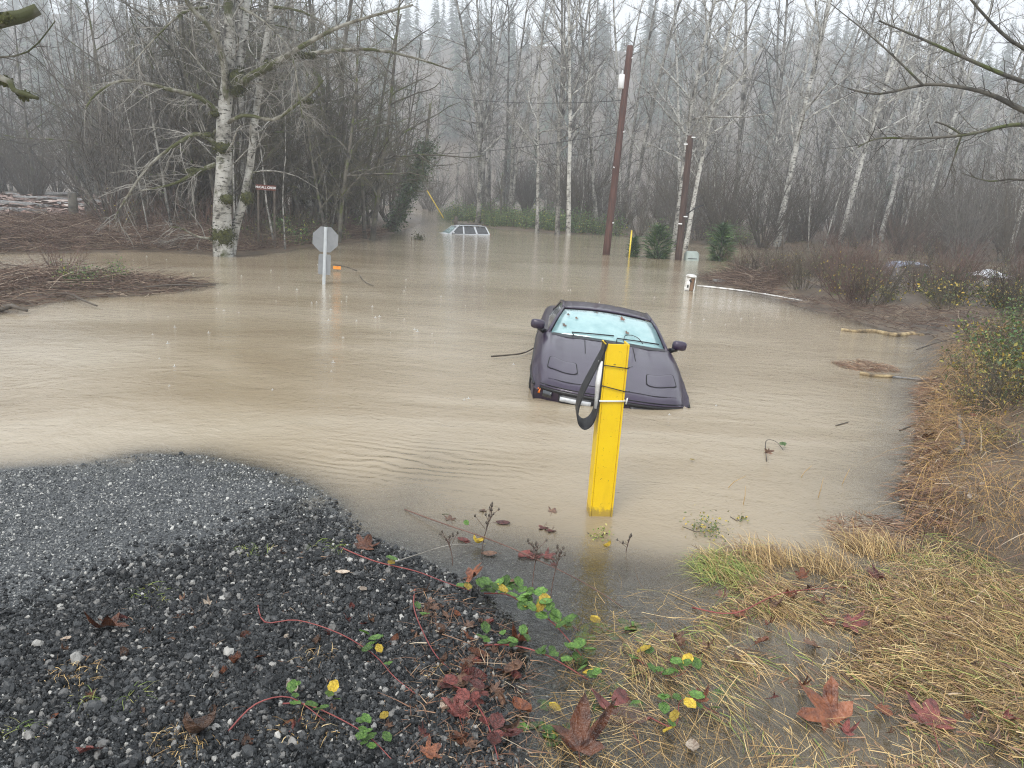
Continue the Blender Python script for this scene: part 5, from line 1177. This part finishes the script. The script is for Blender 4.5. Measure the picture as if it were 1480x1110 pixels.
# ------------------------------------------------------------------ things in the water
mpx = P(996, 420); mbx_ = empty('white_box', mpx); tag(mbx_, 'battered white open-fronted box standing in the flood beside the boards', 'box'); mbx_.rotation_euler = (0, RAD(3), RAD(-14)); mbx_.scale = (.88, .88, .86)
w, h_, d = .30, .50, .34
for s in (-1, 1): MB().box((s * w / 2, 0, h_ / 2 - .05), (.025, d, h_ + .1)).build('side_panel', MAT['dirty_white'], mbx_, smooth=False)
MB().box((0, d / 2, h_ / 2 - .05), (w - .026, .02, h_ + .1)).build('back_panel', MAT['dirty_white'], mbx_, smooth=False)
tp = MB(); tp.tube([Vector((0, -d / 2 - .01, h_ - .02)), Vector((0, d / 2 + .01, h_ - .02))], w / 2 + .012, 16); tpo = tp.build('lid', MAT['dirty_white'], mbx_); tpo.scale = (1, 1, .35); tpo.location = (0, 0, (h_ - .02) * .65)
MB().box((-.07, -d / 2, h_ / 2), (.13, .016, h_ - .03)).build('front_panel', MAT['dirty_white'], mbx_, smooth=False)
MB().box((.06, -d / 2 + .015, h_ / 2 - .02), (.11, .02, h_ - .08)).build('door', MAT['brown_wood'], mbx_, smooth=False)
MB().box((.0, -d / 2 - .012, h_ - .16), (.06, .006, .10), Matrix.Rotation(RAD(-35), 3, 'Y')).build('mark', MAT['black_mark'], mbx_, smooth=False); MB().box((-.06, -d / 2 - .012, .15), (.05, .006, .09)).build('mark', MAT['black_mark'], mbx_, smooth=False)
def lying(name, pix, r_, mat, lab, cat, z=.02, n=8, r1=None, wob=.0):
    pts = smooth_path([P(px, py, z) + Vector((0, 0, rng.uniform(-wob, wob))) for px, py in pix]); m = len(pts); r1 = r1 if r1 is not None else r_ * .7
    o = MB().tube(pts, [(r_ + (r1 - r_) * i / (m - 1)) * (1 + .12 * math.sin(i * 1.7)) for i in range(m)], n).build(name, MAT[mat]); tag(o, lab, cat); return o
lying('pale_pole', [(1008, 413), (1080, 421), (1150, 433), (1210, 443)], .026, 'dirty_white', 'long pale pole floating along the spit from the white box', 'pole', .03)
a, b_ = P(1035, 407, .03), P(1155, 422, .03); dv = b_ - a; o = MB().box((0, 0, 0), (dv.length, .30, .07)).build('floating_board', MAT['grey_board'], None, smooth=False); o.location = (a + b_) / 2 + Vector((0, .15, .02)); o.rotation_euler = (0, RAD(.5), math.atan2(dv.y, dv.x)); tag(o, 'grey weathered board afloat behind the pale pole', 'board')
a, b_ = P(1110, 420, .03), P(1200, 436, .03); dv = b_ - a; o = MB().box((0, 0, 0), (dv.length, .2, .06)).build('floating_board', MAT['brown_wood'], None, smooth=False); o.location = (a + b_) / 2 + Vector((.1, .35, .03)); o.rotation_euler = (0, 0, math.atan2(dv.y, dv.x)); tag(o, 'brown wet board lying at the spit edge beyond the grey board', 'board')
lying('floating_log', [(1216, 477), (1235, 479), (1265, 479), (1290, 484), (1318, 483), (1333, 486)], .04, 'peeled_wood', 'peeled yellow log floating off the spit', 'log', .02, 10, .055)
lying('floating_log', [(1331, 485), (1350, 484), (1372, 487), (1395, 484)], .07, 'dark_wood', 'dark soaked log touching the peeled yellow log', 'log', .02, 8, .05)
lying('drift_stick', [(1243, 540), (1265, 543), (1292, 544)], .032, 'peeled_wood', 'short pale stick beside the raft of pine needles', 'stick', .02); lying('drift_stick', [(1290, 545), (1315, 547), (1338, 550)], .02, 'grey_driftwood', 'thin grey stick trailing from the short pale stick', 'stick', .015)
lying('crooked_branch', [(1372, 655), (1385, 650), (1392, 640), (1389, 625), (1386, 600)], .028, 'grey_driftwood', 'crooked grey branch lying at the water edge of the bank', 'branch', .08, 8, .02)
lying('drift_stick', [(1325, 505), (1355, 495), (1395, 485), (1425, 482)], .012, 'dark_wood', 'thin dark branch arching over the water by the bank', 'branch', .22, 5)
lying('drift_stick', [(710, 515), (735, 513), (760, 509), (784, 495)], .014, 'dark_wood', 'dark branch trailing in the water against the plum car', 'branch', .05, 5)
lying('drift_stick', [(1208, 615), (1226, 610)], .008, 'dark_wood', 'short twig floating alone beyond the plum car', 'twig', .01, 5); lying('drift_stick', [(1300, 622), (1330, 610)], .008, 'dark_wood', 'short brown twig floating near the bank', 'twig', .01, 5)
lying('drift_stick', [(520, 398), (527, 407), (540, 413)], .012, 'dark_wood', 'bent black twig in the water near the orange tag', 'twig', .03, 5)
# needle raft
NR = poly([P(1200, 524), P(1240, 521), P(1290, 530), P(1300, 538), P(1250, 538), P(1215, 532)])
def strawpatch(name, pg, n, Lr, wr, dirn, dspread, mat, lab, cat, z0=.0, zr=.04, up=.1, sag=.3, underwater=0, clump=0, swirl=.6):
    q = scatter(pg, n)
    if clump: q = q[rs.rand(len(q)) < np.clip(.5 + clump * (vnoise(q[:, 0], q[:, 1], 1.7, 21) + .6 * vnoise(q[:, 0], q[:, 1], 5, 22)), .04, 1)]; n = len(q)
    z, _ = terrain(q[:, 0], q[:, 1]); hump = 1 + (.9 * vnoise(q[:, 0], q[:, 1], 1.7, 21) if clump else 0); z = np.maximum(z, 0) + z0 + rs.rand(n) ** 2 * zr * np.maximum(hump, .2)
    if underwater: sub = rs.rand(n) < underwater; z[sub] = -.03 * rs.rand(sub.sum())
    a_ = dirn + dspread * rs.randn(n) + swirl * vnoise(q[:, 0], q[:, 1], 1.2, 9); D = np.stack([np.cos(a_), np.sin(a_), up * np.abs(rs.randn(n))], 1)
    V, F = blades(np.stack([q[:, 0], q[:, 1], z], 1), D, rs.uniform(*Lr, n), rs.uniform(*wr, n), sag, 3)
    V[:, 2] = np.maximum(V[:, 2], np.maximum(terrain(V[:, 0], V[:, 1])[0] + .002, -.05))
    return npmesh(name, V, F, MAT[mat], label=lab, cat=cat, kind='stuff')
strawpatch('needle_raft', NR, 1500, (.08, .22), (.004, .007), 0, 1.5, 'litter', 'raft of brown needles drifting beside the short pale stick', 'debris', .005, .04)
# ------------------------------------------------------------------ straw, grass, litter
ST1 = poly([P(985, 800), P(1080, 790), P(1180, 820), P(1270, 800), P(1330, 770), P(1400, 800), P(1520, 850), P(1540, 1140), P(1150, 1140), P(1060, 1060), P(930, 990), P(890, 935), P(1000, 900), P(1060, 850)])
strawpatch('straw', ST1, 23000, (.04, .40), (.0012, .0046), RAD(-58), .5, 'straw', 'matted tan straw laid flat over the flooded margin', 'straw', .003, .05, .10, .25, .15, .95, 1.8)
ST1b = poly([P(1080, 850), P(1290, 830), P(1440, 830), P(1540, 900), P(1540, 1140), P(1250, 1140), P(1160, 1010), P(1040, 960)])
strawpatch('straw', ST1b, 16000, (.03, .26), (.0012, .0052), RAD(-40), .9, 'straw', 'thick pale straw mat around the cupped red leaf', 'straw', .006, .06, .16, .3, 0, 1.0, 2.0)
strawpatch('straw_litter', ST1b, 4200, (.04, .16), (.004, .010), 0, 2, 'litter', 'brown stems and leaf crumbs mixed through the straw mat', 'litter', .006, .05, .15, .2, 0, .8)
strawpatch('green_grass', ST1, 3200, (.1, .3), (.003, .006), RAD(-50), .8, 'fresh_grass', 'scattered green grass blades in the flooded straw', 'grass', .004, .05, .2, .3, .2, 1.2)
ST2 = poly([P(860, 860), P(930, 850), P(1010, 850), P(1060, 870), P(960, 960), P(1100, 1110), P(760, 1110), P(800, 970)])
strawpatch('sunken_grass', ST2, 2000, (.10, .38), (.0018, .004), RAD(-30), .9, 'straw', 'sparse straw and grass drifting in the clear shallows', 'grass', .002, .006, .02, .02, .6, .9, 1.5)
TG = poly([P(1000, 822), P(1040, 805), P(1110, 830), P(1090, 858), P(1020, 850)])
strawpatch('grass_tuft', TG, 520, (.12, .30), (.003, .005), RAD(140), .7, 'fresh_grass', 'tuft of green and yellow grass bent into the water', 'grass', 0, .05, .75, .55)
for i, (px, py, n, lab) in enumerate([(1110, 815, 420, 'upright straw tuft at the flooded margin beside the green tuft'), (1195, 825, 420, 'straw tuft leaning in the shallows below the grey branch'), (1265, 800, 520, 'tall straw tuft on the margin next to the bank grass')]):
    c = P(px, py); pg = np.array([(c.x + .22 * math.cos(k), c.y + .14 * math.sin(k)) for k in np.linspace(0, 6.28, 9)[:-1]]); strawpatch('straw_tuft', pg, n, (.2, .42), (.0025, .005), RAD(120), .6, 'straw', lab, 'grass', 0, .03, 1.0, .5)
BK = poly([P(1330, 770), P(1320, 690), P(1350, 640), P(1340, 570), P(1365, 505), P(1480, 480), P(1600, 500), P(1650, 700), P(1600, 860), P(1480, 850), P(1400, 800)])
strawpatch('bank_grass', BK, 19000, (.15, .75), (.0018, .005), RAD(200), .7, 'straw_golden', 'long golden dead grass hanging over the bank', 'grass', .0, .3, .8, .8, 0, 1.2, 2.2)
strawpatch('bank_stems', BK, 4200, (.2, .6), (.004, .009), 0, 2, 'litter', 'brown dead stems tangled through the bank grass', 'stems', .0, .3, .7, .4, 0, .8)
BKE = poly([P(1320, 760), P(1290, 720), P(1320, 650), P(1325, 560), P(1350, 540), P(1370, 600), P(1360, 700), P(1380, 790)])
strawpatch('bank_litter', BKE, 3600, (.05, .25), (.004, .012), 0, 2, 'litter', 'brown leaf litter and stems along the water edge of the bank', 'litter', .0, .08, .2, .2)
RF = poly([P(1180, 752), P(1260, 745), P(1330, 760), P(1320, 800), P(1220, 800)])
strawpatch('reed_litter', RF, 1100, (.06, .22), (.003, .008), 0, 1.6, 'litter', 'brown flecks of litter afloat off the bank', 'debris', .002, .01, .02, .02)
GL = poly([P(590, 850), P(700, 880), P(770, 950), P(770, 1120), P(560, 1120), P(600, 980)])
strawpatch('edge_litter', GL, 800, (.05, .2), (.002, .006), 0, 2, 'litter', 'dead stems and leaf crumbs along the gravel edge', 'litter', .003, .03, .15, .25)
for i, (px, py, n, rad_, mat, lab) in enumerate([(365, 800, 90, .12, 'fresh_grass', 'small bright grass tuft at the edge of the loose gravel'), (230, 857, 110, .16, 'fresh_grass', 'spreading yellow-green grass on the gravel'), (100, 975, 160, .14, 'straw', 'withered grass clump on the gravel'), (475, 790, 120, .14, 'fresh_grass', 'grass sprigs at the foot of the bramble cane on the gravel'),
                                    (28, 1058, 40, .05, 'fresh_grass', 'bright little grass sprout in the gravel'), (262, 1072, 200, .12, 'straw', 'dry pale grass bunch holding the rounded tan leaf'), (190, 1005, 45, .06, 'fresh_grass', 'tiny two-bladed grass sprout on the gravel'), (440, 1050, 120, .16, 'straw', 'dry grass wisps by the bramble on the gravel'), (120, 1012, 40, .05, 'fresh_grass', 'green sprout at the withered clump'), (640, 975, 120, .14, 'straw', 'straw wisps at the gravel edge'), (455, 945, 60, .1, 'straw', 'few dry stems with cream leaves on the gravel')]):
    c = gp(px, py, 0); pg = np.array([(c.x + rad_ * math.cos(k), c.y + rad_ * .7 * math.sin(k)) for k in np.linspace(0, 6.28, 9)[:-1]])
    strawpatch('grass_sprig', pg, n, (.04, .15), (.002, .005), rng.random() * 6.28, 1.3, mat, lab, 'grass', 0, .01, .6, .6)
GC = poly([P(40, 940), P(300, 850), P(430, 775), P(560, 815), P(690, 890), P(690, 1105), P(30, 1105)])
strawpatch('gravel_crumbs', GC, 420, (.02, .09), (.0015, .005), 0, 2, 'litter', 'thin dead stems and leaf crumbs strewn over the loose gravel', 'litter', .008, .012, .1, .2, 0, 1.3)
# ------------------------------------------------------------------ brambles
def leaflet_mesh(mat):
    mb2 = MB(); n = 6
    for i in range(n + 1):
        u = i / n; w = .40 * math.sin(math.pi * (u * .92 + .04)) ** .75 * (1 + .08 * (-1) ** i); mb2.v += [(-w, u, .10 - .06 * u * u), (0, u, -.05 * u * u), (w, u, .10 - .06 * u * u)]
    for i in range(n):
        for k in range(2): a = i * 3 + k; mb2.f.append((a, a + 1, a + 4, a + 3))
    me_ = mb2.mesh('leaf'); me_.materials.append(MAT[mat]); return me_
LFM = {k: leaflet_mesh(k) for k in ('leaf_green', 'leaf_red', 'leaf_yellow')}
def add_leaf(parent, loc, size, rz, mat, tilt=.3):
    o = bpy.data.objects.new('leaf', LFM[mat]); COL.objects.link(o); o.parent = parent; o.location = loc; o.rotation_euler = (rng.gauss(tilt, .2), rng.gauss(0, .25), rz); o.scale = (size,) * 3
def bramble(pix, lab, r_=.004, leaves=(), lift=.03, z=None, mat='cane_red', leafmat='leaf_green', lsize=.07, cat='bramble'):
    pts = []
    for i, (px, py) in enumerate(pix):
        p = gp(px, py, 0) if z is None else P(px, py, z); u = i / max(len(pix) - 1, 1)
        if z is None: p.z += .01 + lift * math.sin(math.pi * u)
        pts.append(p)
    e = empty('bramble', pts[0]); tag(e, lab, cat); q = smooth_path(pts, 4); m = len(q); o0 = pts[0]
    MB().tube([p - o0 for p in q], [r_ * (1 - .5 * i / m) for i in range(m)], 6).build('cane', MAT[mat], e)
    for t_, k in leaves:
        p, d_ = on_path(q, t_); 
        for j in range(k):
            rz = rng.random() * 6.28; add_leaf(e, p - o0 + Vector((rng.gauss(0, .035), rng.gauss(0, .03), rng.uniform(.01, .05) if z is None else rng.uniform(-.006, .004))), lsize * rng.uniform(.7, 1.15), rz, leafmat if rng.random() > .12 else 'leaf_yellow', .3 if z is None else .02)
    return e
bramble([(372, 872), (383, 905), (430, 905), (490, 925), (540, 955), (570, 985), (600, 1005)], 'long thin red bramble cane running over the gravel', .004, [(.62, 4), (.75, 2)])
bramble([(490, 792), (540, 820), (600, 838), (640, 850), (680, 856)], 'red cane at the gravel tip under the orange-brown leaf', .005, [(.4, 2), (.95, 3)], .05)
bramble([(600, 852), (598, 885), (612, 925), (630, 955), (650, 970)], 'curved red cane looping down the gravel edge', .0045, [(.35, 2)])
bramble([(585, 738), (640, 765), (700, 790), (760, 815), (840, 850), (900, 880)], 'long brown cane reaching across the shallows before the yellow post', .006, [(.35, 1), (.2, 1)], .06, None, 'twig_red')
bramble([(560, 818), (600, 815), (650, 800), (690, 790)], 'thin pale cane crossing over the gravel tip into the water', .004, [], .06, None, 'twig_pale')
bramble([(700, 860), (730, 880), (760, 905), (800, 925), (840, 950)], 'leafy green bramble at the waterline below the weed stalks', .005, [(.05, 7), (.2, 9), (.35, 10), (.5, 9), (.65, 8), (.8, 7), (.95, 4)], .12, None, 'cane_red', 'leaf_green', .075)
bramble([(400, 1020), (440, 1030), (480, 1050), (530, 1075), (570, 1105)], 'green-leaved bramble sprouting near the gravel front edge', .004, [(.2, 4), (.45, 6), (.7, 6), (.9, 4)], .05, None, 'cane_red', 'leaf_green', .06)
bramble([(330, 1060), (370, 1035), (420, 1025), (470, 1045)], 'bare red cane arching near the cream veined leaf', .0045, [], .06)
bramble([(640, 990), (670, 1020), (700, 1060), (720, 1100)], 'red-leaved bramble at the edge of the flooded straw', .005, [(.2, 4), (.5, 6), (.8, 6)], .08, None, 'cane_red', 'leaf_red', .08)
bramble([(700, 935), (740, 950), (790, 965), (850, 985)], 'green bramble just above the shallows by the rust leaf', .005, [(.1, 5), (.4, 6), (.7, 5), (.95, 4)], .07, None, 'cane_red', 'leaf_green', .07)
bramble([(840, 960), (880, 985), (870, 1010), (900, 1030)], 'submerged green bramble sprig under the clear shallows', .003, [(.1, 4), (.4, 5), (.7, 4), (.95, 4)], 0, -.012, 'cane_red', 'leaf_green', .08)
bramble([(920, 955), (945, 975), (975, 985), (1000, 965)], 'green bramble sprig afloat at the straw edge', .003, [(.1, 3), (.5, 5), (.8, 4)], .02, None, 'cane_red', 'leaf_green', .075)
bramble([(800, 1000), (820, 1040), (860, 1030), (910, 1000)], 'pale submerged sprig over the sunk red leaf', .003, [(.2, 3), (.5, 4), (.9, 4)], 0, -.012, 'straw', 'leaf_green', .085)
bramble([(940, 1040), (975, 1060), (985, 1020), (1040, 1035)], 'dark green sprig in the straw near the white-backed leaf', .003, [(.3, 4), (.6, 5), (.95, 3)], .03, None, 'cane_red', 'leaf_green', .07)
bramble([(1000, 880), (1060, 900), (1130, 870), (1230, 850)], 'reddish stem lying across the straw mat', .005, [], .06)
for i, (a_, lab) in enumerate([([(770, 1040), (800, 1065), (840, 1060)], 'green sprig lying under the water next to the rust maple leaf'), ([(860, 905), (900, 915), (930, 900)], 'pale green sprig under the water before the straw'), ([(960, 1000), (1000, 1010), (1030, 990)], 'green leaves sunk between the straw wisps'), ([(820, 900), (850, 925), (835, 950)], 'sunken bramble tip below the long brown cane')]):
    bramble(a_, lab, .003, [(.05, 4), (.35, 5), (.65, 5), (.95, 4)], 0, -.006 - .004 * i, 'cane_red', 'leaf_green', .08)
# weed stalks with dark seed heads standing in the shallows
def weed(px, py, h_, lab, heads=10, lean=.12):
    p = gp(px, py, -.05); e = empty('weed_stalk', p); tag(e, lab, 'weed'); tip = Vector((lean * h_, 0, h_)); mid_ = Vector((lean * h_ * .3, .02, h_ * .5))
    q = smooth_path([Vector((0, 0, 0)), mid_, tip]); MB().tube(q, [.0035] * len(q), 4).build('stem', MAT['twig_red'], e)
    for k in range(heads):
        b0, _ = on_path(q, rng.uniform(.6, 1)); t1 = b0 + Vector((rng.gauss(0, .03), rng.gauss(0, .03), rng.uniform(.03, .09))); MB().tube([b0, t1], .0018, 3).build('branchlet', MAT['twig_red'], e)
        hd = MB(); r_ = rng.uniform(.006, .010); hd.tube([t1 - Vector((0, 0, r_)), t1, t1 + Vector((0, 0, r_ * 1.4))], [r_ * .5, r_, r_ * .3], 5); hd.build('seed_head', MAT['dark_wood'], e)
weed(695, 800, .34, 'tall weed with dark seed heads standing in the shallows at the long cane', 14, .18); weed(768, 862, .40, 'dark weed stalk with ragged head by the leafy green bramble', 16, .05); weed(795, 866, .36, 'brown weed stalk with a drooping seed cluster beside the ragged one', 12, .12)
weed(655, 815, .22, 'short dark weed at the gravel tip', 8, -.2); weed(905, 800, .12, 'stubby dark weed tip in the water by the yellow post', 6, .05); weed(1330, 800, .3, 'dry weed stem at the edge of the bank litter', 8, .1)
# water sprigs
def sprig(px, py, lab, n=120, r_=.11, mat='yellow_green_leaf', sz=.022):
    p = P(px, py); e = empty('water_plant', p); tag(e, lab, 'plant'); d = rs.randn(n, 3) * np.array([r_ * .6, r_ * .6, r_ * .5]); d[:, 2] = np.abs(d[:, 2]) + .0
    V, F = leafquads(d, sz * (.6 + .8 * rs.rand(n))); npmesh('foliage', V, F, MAT[mat], parent=e)
    for s in (-1, .6): MB().tube([Vector((0, 0, .0)), Vector((s * r_ * .7, .03 * s, .02 + .015 * s)), Vector((s * r_ * 1.3, .05, .004))], .004, 4).build('stem', MAT['dark_wood'], e)
sprig(1022, 768, 'feathery yellow-green sprig poking from the water beyond the straw', 260, .13); sprig(1070, 752, 'tiny green sprig beside the feathery yellow-green one', 30, .05)
sprig(605, 346, 'mossy green clump drifting at the mouth of the channel', 160, .28, 'moss', .1); sprig(868, 776, 'green weed scrap at the foot of the yellow post', 60, .07, 'fresh_grass', .02)
# curled dead leaf hanging on a drowned twig with one green leaf
e = bramble([(1108, 668), (1106, 645), (1120, 645), (1132, 652)], 'drowned twig with a curled brown leaf and one green leaf', .005, [(.95, 1)], .05, None, 'dark_wood', 'leaf_green', .09, 'twig')
o = bpy.data.objects.new('dead_leaf', leaf_mesh(LM[2], 'leaf_brown')); COL.objects.link(o); o.parent = e; o.location = (0, 0, .09); o.scale = (.13, .09, .15); o.rotation_euler = (1.4, .2, .3)
# floating green weed patches and thin stems in open water
for i, (px, py, dx, dy) in enumerate([(1180, 720, 4, 40), (1073, 730, 1, 30), (1213, 700, 8, 22), (1040, 705, 22, 8), (1150, 690, 14, -8)]):
    a = P(px, py); b2 = a + Vector((.01 * dx, .02, .10 + .002 * abs(dy))); o = MB().tube([a - Vector((0, 0, .1)), a.lerp(b2, .5) + Vector((.01, 0, 0)), b2], [.004, .003, .0015], 4).build('reed_stem', MAT['straw']); tag(o, 'thin dry stem standing in open water off the bank', 'stem', 'thin stems in the water')
# far things in the flooded yard
p = P(1422, 402); e = empty('white_sheet', p); tag(e, 'crumpled white sheet lying in the flooded yard beyond the spit', 'sheet'); mb2 = MB(); nx_, ny_ = 16, 6
for i in range(ny_ + 1):
    for j in range(nx_ + 1): u, v = j / nx_ - .5, i / ny_ - .5; mb2.v.append((u * 2.3, v * 1.2, .28 * math.cos(u * 3) * math.cos(v * 2.6) + .05 * math.sin(9 * u + 4 * v) + .03 * math.sin(17 * u)))
for i in range(ny_):
    for j in range(nx_): a = i * (nx_ + 1) + j; mb2.f.append((a, a + 1, a + nx_ + 2, a + nx_ + 1))
o = mb2.build('cloth', MAT['white_sheet'], e); o.modifiers.new('thickness', 'SOLIDIFY').thickness = .01; o.location.z = .05
for k in range(4): MB().box((.45 + .16 * k, -.5, .22), (.06, .02, .12)).build('dark_slot', MAT['black_mark'], e, smooth=False)
p = P(1311, 386); e = empty('drowned_car', p); tag(e, 'blue-grey roof of a drowned car in the flooded yard', 'car'); e.rotation_euler = (0, 0, .2)
shell([[(x_, -hw, z), (x_, -hw * .85, z + .08), (x_, 0, z + .12), (x_, hw * .85, z + .08), (x_, hw, z)] for x_, hw, z in ((-.95, .55, .0), (-.7, .62, .10), (-.2, .65, .17), (.4, .64, .16), (.85, .6, .05), (.95, .55, -.05))], 'roof', 'blue_metal', e)
slab([(-1.15, .5, -.12), (-1.15, -.5, -.12), (-.80, -.58, .10), (-.80, .58, .10)], 'windscreen', 'lens_white', .01, e)
slab([(-.7, -.68, -.1), (.8, -.68, -.1), (.6, -.63, .12), (-.5, -.63, .12)], 'side_window', 'dark_glass', .01, e)
p = P(1003, 378); e = empty('green_cabinet', (p.x, p.y + .6, 0)); tag(e, 'pale green rounded cabinet lid showing above the flood behind the short pole', 'cabinet')
shell([[(x_, -.25, -.3), (x_, -.25, z), (x_, -.15, z + .06), (x_, .15, z + .06), (x_, .25, z), (x_, .25, -.3)] for x_, z in ((-.28, .26), (-.2, .34), (.2, .35), (.28, .27))], 'lid', 'pale_green', e); MB().box((0, -.262, .1), (.42, .01, .02)).build('seam', MAT['seam'], e, smooth=False)
# rain splashes: tiny crowns of water
mb2 = MB(); rgs = random.Random(5)
for k in range(80):
    y = rgs.uniform(8.5, 24); x = rgs.uniform(-.5, .32) * y
    if gz(x, y) > -.1: continue
    s = rgs.uniform(.006, .014); mb2.tube([Vector((x, y, 0)), Vector((x, y, s * 1.2)), Vector((x, y, s * 3))], [s * .8, s * .4, s * .25], 5)
    for j in range(5): a_ = j * 1.26 + rgs.random(); mb2.tube([Vector((x, y, .003)), Vector((x + math.cos(a_) * s * 2.6, y + math.sin(a_) * s * 2.6, s * .7))], [s * .35, s * .12], 3)
o = mb2.build('rain_splash', MAT['white_water']); tag(o, 'white splashes of raindrops on the flood water', 'splash', kind='stuff')

# ------------------------------------------------------------------ mist
hz_ = MB().box((0, 255, 76), (1300, 640, 160)).build('haze', None, None, smooth=False); tag(hz_, 'thin grey winter mist filling the valley', 'mist', kind='stuff')
m = bpy.data.materials.new('mist'); m.use_nodes = True; t = m.node_tree; t.nodes.remove(t.nodes['Principled BSDF']); pv = t.nodes.new('ShaderNodeVolumePrincipled')
pv.inputs['Color'].default_value = (.93, .96, 1, 1); pv.inputs['Density'].default_value = .0019; pv.inputs['Anisotropy'].default_value = .2
t.links.new(pv.outputs[0], t.nodes['Material Output'].inputs['Volume']); hz_.data.materials.append(m)
